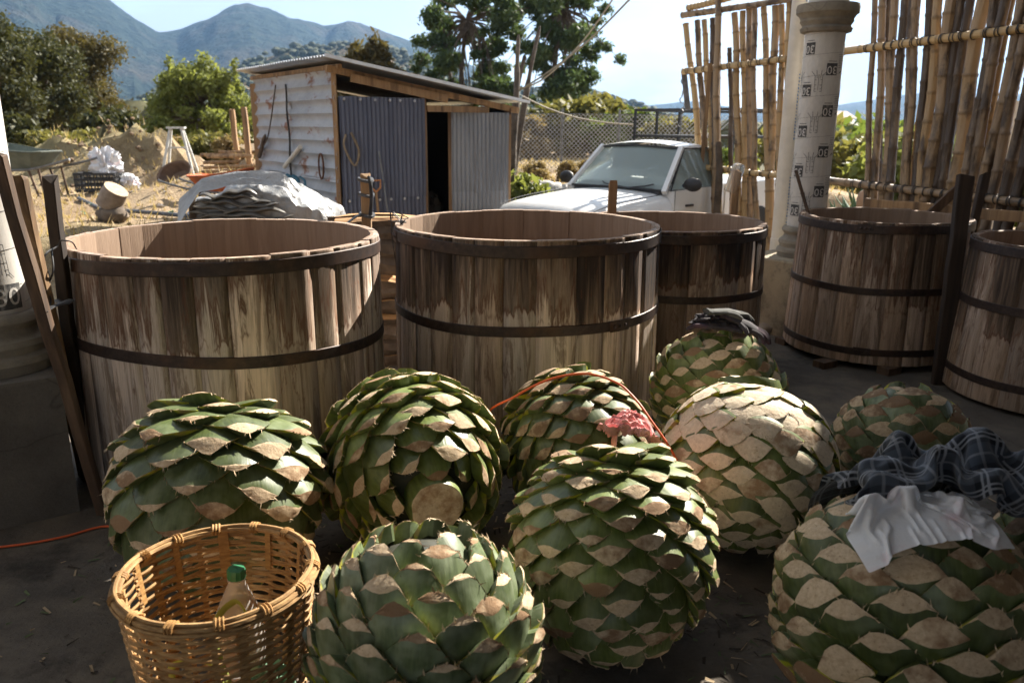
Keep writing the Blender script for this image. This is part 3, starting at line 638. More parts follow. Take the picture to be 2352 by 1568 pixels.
def plinth(name, label, cx, cy, sx, sy, z, cat):
    m = MB(); x, y, b = sx/2, sy/2, .012
    m.lathe([(1, 0), (1, z-b), (1-b/x, z), (.001, z)], 4, a0=math.pi/4, a1=math.pi/4+2*math.pi); m.v = [(vx*1.41421*x, vy*1.41421*y, vz+.004*fbm(vx*5, vy*5, vz*5)) for vx, vy, vz in m.v]
    return tag(m.build(name, MT['conc'] if cat == 'pedestal' else MT['wallconc'], None, (cx, cy, 0), (0, 0, AL), smooth=False), label, cat)
plinth('pedestal', 'tan concrete pedestal under the tall printed column', pc.x+.0, 6.88, .80, .72, .64, 'pedestal')
o = online(-1.05, .02); plinth('low_wall', 'low concrete wall carrying the column at the left edge', pl.x-1.02*.82+.10, 3.42-1.02*.57+.07, 2.2, .62, .64, 'wall')
# white plastic pipe
MT['pvc'] = plain('white_plastic_pipe', (.62, .57, .49), .35); MT['blue'] = plain('blue_print', (.03, .16, .40), .6)
a, b = P(1786, 575, Y=7.25), P(1838, 0, Y=7.25); a = a-(b-a).normalized()*.75; b = b+(b-a).normalized()*.3; m = MB(); m.tube([a, b], .066, 20)
pp = tag(m.build('drain_pipe', MT['pvc']), 'white plastic drain pipe standing left of the printed column', 'pipe')
m = MB(); q = random.Random(4); d = (b-a).normalized(); s = Vector((math.sin(R(32)), -math.cos(R(32)), 0)); ss = d.cross(s).normalized(); tt = .9
while tt < 3.1:
    if (tt*1.15) % 1 < .62:
        w = q.choice((.010, .014, .02)); p = a+d*tt+s*.0668; m.add([p-ss*.007-d*w/2, p+ss*.007-d*w/2, p+ss*q.uniform(.002, .007)+d*w/2, p-ss*.007+d*w/2], [(0, 1, 2, 3)])
    tt += .028
m.build('printed_lettering', MT['blue'], pp, smooth=False)
m = MB(); m.lathe([(.0675, -.12), (.072, -.115), (.072, .0), (.0675, .005)], 20); k = a+d*.86; oo = m.build('pipe_socket', MT['pvc'], pp, k); oo.rotation_euler = d.to_track_quat('Z', 'Y').to_euler()

# ------------------------------------------------------------------ wooden stakes and boards round the vats
def stake(name, label, a, b, w, h, mat, seed, cat='stake', notch=True, up=(0, 1, 0)):
    q = random.Random(seed); m = MB(); a, b = Vector(a), Vector(b); n = 7; dirv = (b-a).normalized(); u = Vector(up); r = dirv.cross(u).normalized(); u = r.cross(dirv); vs = []
    for i in range(n+1):
        f = i/n; p = a.lerp(b, f)+r*q.uniform(-.004, .004)+u*q.uniform(-.004, .004); k = 1+q.uniform(-.05, .05)
        for sx, sy in ((-1, -.8), (-.85, -1), (.85, -1), (1, -.8), (1, .8), (.85, 1), (-.85, 1), (-1, .8)):
            e = q.uniform(-.02, .02) if (i == n and notch) else 0; vs.append(p+r*sx*w/2*k+u*sy*h/2*k+dirv*e)
    fs = [(i*8+j, i*8+(j+1) % 8, (i+1)*8+(j+1) % 8, (i+1)*8+j) for i in range(n) for j in range(8)]+[tuple(range(8))[::-1], tuple(n*8+j for j in range(8))]
    m.add(vs, fs); o = m.build(name, mat, smooth=False); return tag(o, label, cat)
def ribbon(mb, pts, w, th=.003, m=0): mb.tube(catmull(pts, 6), w, 6, m, flat=.3)
def vert(px, py, Y, z0=0.0):
    p = P(px, py, Y=Y); return Vector((p.x, p.y, z0)), p
stake('wooden_prop', 'front wooden prop of the two leaning at the left edge', P(236, 1180, z=.0), P(-6, 352, Y=2.95), .046, .04, MT['darkwood'], 1, 'prop')
stake('wooden_prop', 'split wooden prop leaning behind the front one at the left edge', P(196, 1090, z=.0), P(40, 404, Y=3.12), .055, .04, MT['rawwood'], 2, 'prop')
p3 = P(113, 412, Y=3.42); stake('wooden_post', 'dark upright post wired to the left side of the widest vat', P(203, 1100, z=.0), p3, .05, .045, MT['blackwood'], 3, 'post')
m = MB(); ribbon(m, [P(100, 716, Y=3.05), P(120, 704, Y=3.18), P(140, 698, Y=3.30), P(162, 688, Y=3.36)], .016); ribbon(m, [P(128, 690, Y=3.38), P(148, 697, Y=3.36), P(164, 690, Y=3.40)], .02)
for pts in ([P(140, 552, Y=3.4), P(128, 568, Y=3.38), P(108, 580, Y=3.3), P(100, 600, Y=3.28), P(112, 630, Y=3.3), P(108, 660, Y=3.3), P(116, 690, Y=3.3), P(110, 720, Y=3.28)], [P(118, 575, Y=3.34), P(122, 620, Y=3.3), P(112, 650, Y=3.3), P(104, 690, Y=3.26), P(126, 760, Y=3.22), P(122, 800, Y=3.2)], [P(130, 820, Y=3.28), P(142, 850, Y=3.2), P(150, 900, Y=3.2)]):
    m.tube(catmull(pts, 7), .0042, 5)
tag(m.build('black_strap', MT['wire']), 'black rubber strap and wires tying the left props to the post', 'strap')
m = MB(); m.tube(catmull([p3+V(.02, -.01, -.26), P(142, 552, Y=3.38), P(165, 556, Y=3.40), P(176, 572, Y=3.5)], 7), .003, 5); tag(m.build('tie_wire', MT['wire']), 'thin wire looped from the dark post over the widest vat rim', 'wire')
a, b = vert(838, 404, 5.02); stake('wooden_stake', 'stake with black strap rising between the widest and the middle vat', a, b, .058, .045, MT['rawwood'], 5)
m = MB(); z = b.z
for dz in (-.02, -.11, -.235): m.tube(catmull([b+V(-.036, -.03, dz), b+V(.036, -.03, dz-.015), b+V(.036, .03, dz), b+V(-.036, .03, dz), b+V(-.036, -.03, dz)], 4), .011, 5)
ribbon(m, [b+V(.03, -.03, .0), b+V(.04, -.035, -.05), b+V(.042, -.035, -.14), b+V(.03, -.035, -.24)], .014); ribbon(m, [b+V(-.03, -.04, -.23), b+V(-.09, -.06, -.27), b+V(-.15, -.08, -.33)], .022); ribbon(m, [b+V(-.14, -.08, -.32), b+V(-.19, -.1, -.40)], .03)
tag(m.build('rubber_strap', simple('grey_rubber', (.03, .032, .036), (.10, .105, .115), 20, .5)), 'dark rubber strap wound round the stake between two vats', 'strap')
a, b = vert(1409, 418, 5.62); stake('wooden_stake', 'short stake behind the middle vat in front of the truck hood', a, b, .058, .05, MT['rawwood'], 6)
a, b = vert(1692, 392, 6.66); stake('wooden_stake', 'stake capped with a plastic bottle behind the dark stained vat', a, b, .055, .045, MT['rawwood'], 7)
MT['pet'] = glassy('clear_plastic', (.85, .85, .84), .12, .85); m = MB(); m.lathe([(.052, -.20), (.054, -.19), (.05, -.14), (.054, -.10), (.05, -.06), (.054, -.02), (.05, .02), (.03, .035), (.001, .04)], 18)
o = tag(m.build('plastic_bottle', MT['pet'], None, b+V(.01, -.01, .02), (R(6), R(14), 0)), 'cut off clear plastic bottle upside down on a stake', 'bottle')
a, b = vert(1889, 372, 6.88); stake('wooden_stake', 'brown stake in front of the printed column behind the vat', a, b, .06, .05, MT['darkwood'], 8)
m = MB(); m.tube([P(1887, 492, Y=6.15)+V(.10, -.05, -.55), P(1828, 392, Y=6.42)], .014, 8); tag(m.build('stirring_rod', MT['darkwood']), 'thin dark rod leaning out of the vat with the knot hole', 'rod')
stake('wooden_post', 'thick dark post standing between the two right vats', P(2156, 882, z=0), P(2219, 402, Y=5.32), .10, .05, MT['blackwood'], 9, 'post')
a, b = vert(2262, 400, 6.25); a = a+V(-.09, 0, 0); stake('wooden_post', 'slim dark post right of the thick one by the bamboo', a, b, .055, .05, MT['blackwood'], 10, 'post')
stake('wooden_board', 'short dark board slanting behind the thick dark post', P(2128, 500, Y=6.75), P(2196, 436, Y=6.70), .075, .03, MT['darkwood'], 11, 'board')
stake('wooden_board', 'long rough plank lying level along the foot of the bamboo', P(1988, 466, Y=7.45), P(2420, 505, Y=6.0), .03, .085, MT['rawwood'], 12, 'board', up=(0, 0, 1))
m = MB(); q = random.Random(9); c = P(916, 500, Y=4.62)
for k in range(5):
    pts = [c+V(q.uniform(-.05, .05), q.uniform(-.04, .03), -.02+q.uniform(-.05, .06)) for _ in range(5)]
    if k < 2: pts += [c+V(q.uniform(-.02, .03), -.05, -.2-.12*k), c+V(q.uniform(-.02, .03), -.04, -.3-.08*k)]
    m.tube(catmull(pts, 6), .0026, 4)
tag(m.build('wire_tangle', MT['wire']), 'tangle of thin wire at the left rim of the middle vat', 'wire')
o = rock_mb(.11, .07, .055, 4).build('stone', simple('field_stone', (.22, .17, .12), (.40, .33, .25), 10), None, P(1762, 754, z=.04)); tag(o, 'rounded stone on the floor at the pedestal foot', 'stone')

# ------------------------------------------------------------------ firewood and tarp
def log_mesh(seed, L, w):
    q = random.Random(seed); m = MB(); n = 9; k = q.choice((5, 6)); prof = []
    for j in range(k):
        a = math.pi*j/(k-1)*1.0; prof.append((math.cos(a)*w*.5*q.uniform(.9, 1.1), math.sin(a)*w*.55*q.uniform(.85, 1.1), 1))
    prof += [(-w*.2, -w*.12*q.random(), 0), (w*.22, -w*.12*q.random(), 0)]; vs = []
    for i in range(n):
        f = i/(n-1); ox, oz = .015*math.sin(f*4+seed), .012*math.sin(f*5+seed*2)
        for x, z, b in prof: vs.append((f*L-L/2+(q.uniform(-.015, .015) if i in (0, n-1) else 0), x+ox+q.uniform(-.006, .006), z+oz+q.uniform(-.006, .006)))
    kk = len(prof); fs = []; 
    for i in range(n-1):
        for j in range(kk): fs.append((i*kk+j, i*kk+(j+1) % kk, (i+1)*kk+(j+1) % kk, (i+1)*kk+j)); m.m.append(1 if j < k-1 else 0)
    fs += [tuple(range(kk))[::-1], tuple((n-1)*kk+j for j in range(kk))]; m.m += [0, 0]; m.v = vs; m.f = fs
    return m.mesh('firewood_log', [MT['split'], MT['bark']], smooth=False)
LG = [log_mesh(s, .62, .15) for s in range(6)]; q = random.Random(2); nlog = 0
for lay in range(11):
    for dpt in range(2):
        z = .06+lay*.100; o = ob('firewood_log', LG[q.randrange(6)], None, (-.99+q.uniform(-.06, .06), 5.62+dpt*.17+q.uniform(-.03, .03), z), (q.choice((R(80), R(165), R(100), R(120), R(95), R(190))), q.uniform(-.03, .03), q.uniform(-.05, .05)+R(8)), (1, q.uniform(.85, 1.1), q.uniform(.85, 1.1)))
        w = 'front row' if dpt == 0 else 'back row'
        nm = ['lowest', 'second lowest', 'third from the ground', 'fourth from the ground', 'fifth from the ground', 'middle', 'fifth from the top', 'fourth from the top', 'third from the top', 'second from the top', 'topmost'][lay]
        tag(o, f'split firewood log between two vats, {nm} of the {w}', 'firewood', 'stacked firewood')
g = G('silver_tarp'); v = g.obj; f = g.nz(v, 5, 5, .6); f2 = g.nz(v, 26, 4); g.bump(g.mth('ADD', f, g.mth('MULTIPLY', f2, .4)), .8, .03); MT['tarp'] = g.out(g.ramp(f, [(.3, (.20, .20, .20)), (.7, (.34, .34, .335))]), .40, .2, .5)
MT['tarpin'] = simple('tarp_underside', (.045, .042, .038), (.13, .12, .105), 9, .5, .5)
tc = V(-2.02, 6.75, 0); tr = thing('tarp_heap', 'folded silver tarpaulin heaped behind the widest vat', 'tarp', tc); m = MB()
def tarpf(u, v):
    x = (u-.5)*2; y = (v-.5)*2; ax = abs(x)**2.6; ay = abs(y)**2.6
    sh = max(0, 1-ax)*max(0, 1-ay); hump = .55+.45*math.exp(-((x+.05)**2)/.35)
    z = 1.00+.27*(sh**.45)*hump+.045*fbm(x*2.2+3, y*2.2)+.03*abs(fbm(x*5, y*3, 4)) if sh > 0 else .3
    z -= .09*max(0, x)**1.5
    dr = max(0, max(abs(x), abs(y))-.86)/.14; z -= dr*dr*.75
    if x < .42 and y < -.55: z += .01
    return (x*.60+.02*fbm(x*3, y*3, 9), y*.42+.02*fbm(x*3, y*3, 2), z)
m.grid(56, 40, tarpf); m.build('cover_sheet', MT['tarp'], tr)
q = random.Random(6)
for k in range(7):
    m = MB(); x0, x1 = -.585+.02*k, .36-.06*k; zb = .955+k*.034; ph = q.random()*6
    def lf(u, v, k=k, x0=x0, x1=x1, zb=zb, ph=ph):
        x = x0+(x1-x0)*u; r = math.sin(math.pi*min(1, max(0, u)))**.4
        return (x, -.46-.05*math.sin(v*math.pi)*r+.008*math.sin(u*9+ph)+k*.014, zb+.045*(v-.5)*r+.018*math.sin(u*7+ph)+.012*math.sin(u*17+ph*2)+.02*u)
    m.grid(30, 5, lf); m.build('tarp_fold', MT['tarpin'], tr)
m = MB()
def flap(u, v):
    x = -.62+.95*u; return (x, -.47-.03*math.sin(u*6)+.10*v-.02, 1.05+.20*math.sin(math.pi*(u*.62+.12))**1.2+.02*fbm(u*4, v*3)+.10*v-.10*(u > .9)*(u-.9)*10-.22*max(0, .22-u)/.22*(1-.6*v))
m.grid(36, 8, flap); m.build('tarp_flap', MT['tarp'], tr)
MT['heapwood'] = MT['bark']; m = MB(); m.box((0, 0, .5), (1.05, .72, .94)); m.build('stack_under_tarp', MT['heapwood'], tr)
a, b = P(808, 500, Y=6.25), P(836, 484, Y=6.1); 
m = MB(); m.tube([P(437, 492, Y=6.35)+V(0, 0, -.7), P(440, 455, Y=6.35)], .028, 8); tag(m.build('log_post', MT['bark']), 'short bark covered post left of the tarpaulin', 'post')

# ------------------------------------------------------------------ bamboo fences
def cane_mesh(seed, L, r, bend=1.0, mat='bamboo'):
    q = random.Random(seed); m = MB(); pts = []; rad = []; ed = []; z = 0; nodes = []
    while z < L: nodes.append(z); z += q.uniform(.24, .36)
    zs = []
    for nd in nodes: zs += [(nd-.022, 0, 0), (nd-.006, .10, 1), (nd+.006, .14, .9), (nd+.022, -.03, .15)]
    zs = [t for t in zs if 0 <= t[0] <= L] + [(L, 0, .6)]; zs = [(0, 0, .3)]+zs
    b1, b2, ph = q.uniform(-.03, .03)*bend, q.uniform(-.03, .03)*bend, q.random()*6
    for zz, e, d in zs:
        f = zz/L; pts.append((b1*math.sin(f*3.1)+.008*bend*math.sin(zz*5+ph), b2*math.sin(f*3.1)+.008*bend*math.cos(zz*4+ph), zz)); rad.append(r*(1.06-.16*f)*(1+e)); ed.append(d)
    m.tube(pts, rad, 9); me = m.mesh('cane', MT[mat]); at = me.attributes.new('edge', 'FLOAT', 'POINT'); at.data.foreach_set('value', [e for e in ed for _ in range(9)][:len(me.vertices)])
    return me
RAILM = cane_mesh(99, 3.5, .036, .12, 'bamboo_gold'); GOLD = [cane_mesh(s+20, 3.5, .036, 1.0, 'bamboo_gold') for s in range(5)]
CANE = [cane_mesh(s, 3.5, 1.0 if False else .036) for s in range(7)]
def pplane(px, py, A, B):
    d = M3 @ Vector(((px-1176)/FPX, (784-py)/FPX, -1)); nx, ny = B[1]-A[1], -(B[0]-A[0]); t = (nx*A[0]+ny*A[1])/(nx*d.x+ny*d.y); return Vector((0, 0, CAM_H))+d*t
def put_cane(par, name, a, b, z0, z1, q, k=1.0, pool=None):
    d = (b-a).normalized(); f0 = (z0-a.z)/d.z; f1 = (z1-a.z)/d.z; s = a+d*f0; e = a+d*f1; L = (e-s).length
    o = ob(name, q.choice(pool or CANE), par, s, (0, 0, 0), (k, k, L/3.5)); o.rotation_euler = (d.to_track_quat('Z', 'Y').to_matrix() @ Matrix.Rotation(q.random()*6, 3, 'Z')).to_euler(); return s, e
def rail(par, a, b, q, crosses=(), k=.9):
    d = (b-a); L = d.length; o = ob('rail', RAILM, par, a, (0, 0, 0), (k, k, L/3.5)); o.rotation_euler = d.normalized().to_track_quat('Z', 'Y').to_euler(); dn = d.normalized()
    return o
TIE = MB(); TIE.lathe([(.040, -.006), (.0425, 0), (.040, .006), (.037, 0), (.040, -.006)], 10); TIEM = TIE.mesh('tie', MT['wire'])
def ties(par, a, b, n, q, k=.9):
    d = (b-a); dn = d.normalized()
    for i in range(n):
        for e in (-.012, .010):
            p = a+d*((i+.5+q.uniform(-.2, .2))/n)+dn*e; o = ob('tie', TIEM, par, p, (0, 0, 0), (k*1.02, k*1.02, 1)); o.rotation_euler = (dn+V(0, 0, q.uniform(-.2, .2))).to_track_quat('Z', 'Y').to_euler()
q = random.Random(31)
FA, FB = (3.62, 8.5), (4.35, 6.4)
fr = thing('bamboo_fence', 'bamboo cane fence on the right behind the two far vats', 'fence')
LOW = [730, 790, 870, 935, 1030, 1085, 1160, 1215, 1290, 1370, 1430, 1550, 1660, 1735, 1850, 1950, 2060, 2150, 2260, 2350]; HI = [755, 820, 905, 985, 1065, 1115, 1210, 1275, 1370, 1450, 1520, 1650, 1760, 1850, 1975, 2070, 2180, 2290, 2400, 2500]
TH = [.75, .95, 1.0, 1.05, .9, .85, 1.0, 1.05, 1.45, .95, 1.0, 1.5, 1.1, 1.1, 1.2, 1.1, 1.15, 1.1, 1.2, 1.2]
def zz(x, y): return ((3150+.4464*x)/1.7415, (300+.4464*y)/1.7415)
for lo_, hi_, k in zip(LOW, HI, TH):
    a = pplane(*zz(lo_, 600), FA, FB); b = pplane(*zz(hi_, 0), FA, FB); put_cane(fr, 'cane', a, b, -.1, 3.45+q.uniform(-.2, .25), q, k*1.16)
dv = Vector((FB[0]-FA[0], FB[1]-FA[1], 0)).normalized(); nv = Vector((dv.y, -dv.x, 0)); nv = nv if nv.x < 0 else -nv
s = pplane(*zz(2350, 600), FA, FB)
for lo_ in (760, 985, 1120, 1250, 1400, 1490, 1610, 1700, 1795, 1900, 2005, 2105, 2205):
    a = pplane(*zz(lo_, 600), FA, FB)-nv*.09; b = pplane(*zz(lo_+30+(lo_-700)*.085, 0), FA, FB)-nv*.09; put_cane(fr, 'cane', a, b, -.1, 3.4+q.uniform(-.3, .2), q, q.uniform(.8, 1.05))
for k in range(1, 16):
    a = s+dv*(.13*k+q.uniform(-.03, .03)); a.z = 1; put_cane(fr, 'cane', a, a+V(q.uniform(-.05, .05), q.uniform(-.05, .05), 1), -.1, 3.4+q.uniform(-.2, .25), q, q.uniform(.95, 1.3))
for (x0, y0), (x1, y1), nt in (((1090, 325), (2189, 185), 17), ((1000, 1135), (2189, 1265), 19)):
    f = lambda x, y: ((2700+.6377*x)/1.7415, .3662*y)
    a = pplane(*f(x0, y0), FA, FB)+nv*.07; b = pplane(*f(x1, y1), FA, FB)+nv*.07; b = a+(b-a)*1.5; rl = rail(fr, a, b, q, k=1.05); ties(fr, a+(b-a)*.1, b, int(nt*1.45), q, 1.06)
GA, GB = (2.45, 10.9), (3.25, 9.6)
fl = thing('bamboo_fence', 'bamboo fence panel with leaning canes left of the printed column', 'fence')
f = lambda x, y: ((2700+.6377*x)/1.7415, .3662*y)
for (x0, y0, x1, y1, k) in ((70, 150, 175, 1200, 1.2), (135, 130, 200, 1200, 1.2), (180, 125, 235, 1200, 1.1), (232, 115, 262, 1200, 1.1), (375, 80, 392, 1200, 1.25), (425, 70, 430, 1200, 1.15), (460, 55, 470, 1200, 1.15), (500, 45, 520, 1200, 1.0), (560, 45, 580, 1200, 1.15), (630, 35, 600, 1200, 1.35), (670, 30, 637, 1200, 1.1), (712, 10, 690, 1200, 1.1), (345, 300, 350, 1100, .9), (275, 95, 285, 1200, .8), (745, 0, 725, 1200, 1.0), (790, 0, 765, 1200, 1.0)):
    a = pplane(*f(x1, y1), GA, GB); b = pplane(*f(x0, y0), GA, GB); put_cane(fl, 'cane', a, b, -.15, b.z, q, k*.98, GOLD+GOLD+CANE[:3])
dg = Vector((GB[0]-GA[0], GB[1]-GA[1], 0)).normalized(); ng = Vector((dg.y, -dg.x, 0)); ng = ng if ng.x < 0 else -ng
for (x0, y0, x1, y1, nt) in ((80, 452, 730, 372, 11), (92, 1035, 730, 1108, 11), (76, 100, 745, 2, 0), (112, 55, 420, -20, 0)):
    a = pplane(*f(x0, y0), GA, GB)+ng*.08; b = pplane(*f(x1, y1), GA, GB)+ng*.08; rail(fl, a, b, q, k=1.05)
    if nt: ties(fl, a, b, nt, q, 1.06)
a = pplane(*f(303, 1200), GA, GB)+ng*.14; b = pplane(*f(322, 0), GA, GB)+ng*.14; put_cane(fl, 'support_pole', a, b, -.15, b.z+.3, q, 1.2, GOLD)
a = pplane(*f(335, 1300), GA, GB)+ng*.20; b = pplane(*f(345, 890), GA, GB)+ng*.20
m = MB(); m.tube(catmull([a-V(0, 0, .7), a, a.lerp(b, .5)+V(.02, 0, 0), b], 5), [.05]*5+[.047]*5+[.042]*5+[.035], 9); m.build('stump_post', MT['bark'], fl)
m = MB(); a = pplane(*f(200, 1300), GA, GB)+ng*.16; b = pplane(*f(278, 400), GA, GB)+ng*.16; m.beam(a-V(0, 0, .3), b, .05, .02); m.build('lath', MT['rawwood'], fl)
a = pplane(*f(72, 440), GA, GB)+ng*.05; m = MB(); m.beam(a, pplane(*f(98, 690), GA, GB)+ng*.05, .07, .02)
for k in range(9): m.tube(catmull([a+V(.0+q.uniform(-.02, .02), -.02, -.1-.08*k), a+V(q.uniform(-.04, .05), -.04, -.14-.08*k), a+V(q.uniform(-.02, .02), -.02, -.18-.08*k)], 5), .008, 5)
tag(m.build('chain', MT['metal']), 'dark chain hanging on the end of the left bamboo panel', 'chain')
# ------------------------------------------------------------------ basket and what is in it
def wick(name, c1, c2, c3):
    g = G(name); v = g.obj; f = g.nz(g.sc(v, (30, 30, 120)), 1, 4, .6); b = g.nz(v, 6, 3)
    col = g.ramp(f, [(.3, c1), (.65, c2)]); col = g.mix(g.ramp(b, [(.5, 0.), (.7, .6)]), col, c3); g.bump(f, .5, .004); return g.out(col, .68, 0, .3)
MT['wicker'] = wick('wicker', (.22, .12, .048), (.45, .28, .12), (.12, .065, .026)); MT['wickerdark'] = wick('wicker_stake', (.24, .12, .04), (.44, .25, .085), (.13, .065, .024))
bc = P(500, 1312, z=.50); bk = thing('wicker_basket', 'round woven wicker basket holding a plastic bottle', 'basket', (bc.x, bc.y, 0)); BR = .256
def brad(z): return .19+(BR-.19)*(z/.50)**.75
NS = 22; q = random.Random(12); m = MB(); rows = 36
for r in range(rows):
    z = .012+r*(.485/rows); k = brad(z); pts = []; ph = q.uniform(-.15, .15)
    for j in range(NS*6):
        a = 2*math.pi*j/(NS*6); s = math.cos(a*NS/2+math.pi*(r % 2)+ph); pts.append(((k+.0065*s)*math.cos(a), (k+.0065*s)*math.sin(a), z+.0018*math.sin(a*3+r)+.001*math.sin(a*17+r)))
    m.tube(pts, .0033, 5, closed=True, flat=1.85)
w = m.build('weave', MT['wicker'], bk); tag(w, kind='stuff')
m = MB(); m.lathe([(.001, .01), (.2, .01)], 30); m.build('basket_bottom', MT['wickerdark'], bk)
for j in range(NS):
    a = 2*math.pi*(j+.5)/NS*1.0; m = MB(); wd = .016 if j % 3 else .026
    def sf(u, v, a=a, wd=wd):
        z = .005+v*.492; r = brad(z)+.0; t = (u-.5)*wd; return ((r)*math.cos(a)-t*math.sin(a), r*math.sin(a)+t*math.cos(a), z)
    m.grid(1, 8, sf)
    # folded over the rim and tucked down on the inner side
    def tf(u, v, a=a, wd=wd):
        l = .13*v; t = (u-.5)*wd*1.15; z = .504-l if v > .04 else .504; r = brad(z)-.013; return (r*math.cos(a)-t*math.sin(a), r*math.sin(a)+t*math.cos(a), z)
    if j % 2 == 0: m.grid(1, 5, tf)
    m.build('stake', MT['wickerdark'], bk)
m = MB()
for dr, dz, rr in ((.008, .497, .0075), (-.008, .499, .0075), (.0, .508, .006), (.014, .487, .0055)):
    m.tube([((BR+dr+.001*math.sin(a*9))*math.cos(a), (BR+dr+.001*math.sin(a*9))*math.sin(a), dz+.003*math.sin(a*2+1)) for a in np.linspace(0, 2*math.pi, 90, endpoint=False)], rr, 6, closed=True)
m.build('rim', MT['wicker'], bk)
for j in range(14):
    a = 2*math.pi*j/14+.1; m = MB(); c = V(BR*math.cos(a), BR*math.sin(a), .499); d = V(-math.sin(a), math.cos(a), 0); e = V(math.cos(a), math.sin(a), 0)
    for s in range(3): m.tube([c+d*(s*.009)+(e*math.cos(b)*.019+V(0, 0, 1)*math.sin(b)*.014) for b in np.linspace(0, 2*math.pi, 10, endpoint=False)], .0035, 4, closed=True)
    m.build('rim_binding', MT['wickerdark'], bk)
bb = P(545, 1312, z=.39); pet = glassy('cloudy_bottle', (.88, .84, .78), .15, .0, .36); bot = thing('plastic_bottle', 'cloudy plastic bottle with green cap standing in the basket', 'bottle', (bb.x-.02, bb.y+.0, .02)); bot.rotation_euler = (R(1), R(3), 0); bot.scale = (1.45, 1.45, 1.2)
m = MB(); m.lathe([(.001, 0), (.05, .002), (.056, .012), (.057, .10), (.055, .135), (.046, .19), (.033, .235), (.019, .275), (.016, .288), (.019, .290), (.019, .294), (.015, .296)], 28); m.build('bottle_body', pet, bot)
m = MB(); m.lathe([(.0185, .296), (.0185, .318), (.0165, .322), (.001, .322)], 24); m.v = [(x*(1+.04*((i % 2)*2-1)), y*(1+.04*((i % 2)*2-1)), z) for i, (x, y, z) in enumerate(m.v)]; m.build('cap', plain('green_cap', (.04, .20, .09), .45), bot)
m = MB(); c = V(bc.x, bc.y, 0); gs = []
for k, pts in enumerate(([(.05, -.05, .05), (-.05, .05, .26), (.0, .10, .34), (.06, .06, .30)], [(-.10, -.10, .12), (-.14, -.04, .22), (-.03, -.05, .24), (.04, -.10, .18)])): m.tube(catmull([c+V(*p) for p in pts], 8), .011, 6, flat=.25)
tag(m.build('plastic_strap', plain('yellow_green_plastic', (.24, .28, .06), .4)), 'yellow green plastic strap curled inside the basket', 'strap')
o = lump_mb(.085, .07, .12, 3).build('green_bag', glassy('green_film', (.25, .42, .28), .4, .3), None, c+V(.11, .03, .08)); tag(o, 'crumpled green plastic bag inside the basket', 'bag')
o = lump_mb(.075, .08, .10, 8).build('red_bag', plain('red_plastic', (.55, .035, .025), .4), None, c+V(-.02, -.10, .07)); tag(o, 'red plastic bag glimpsed through the basket weave', 'bag')

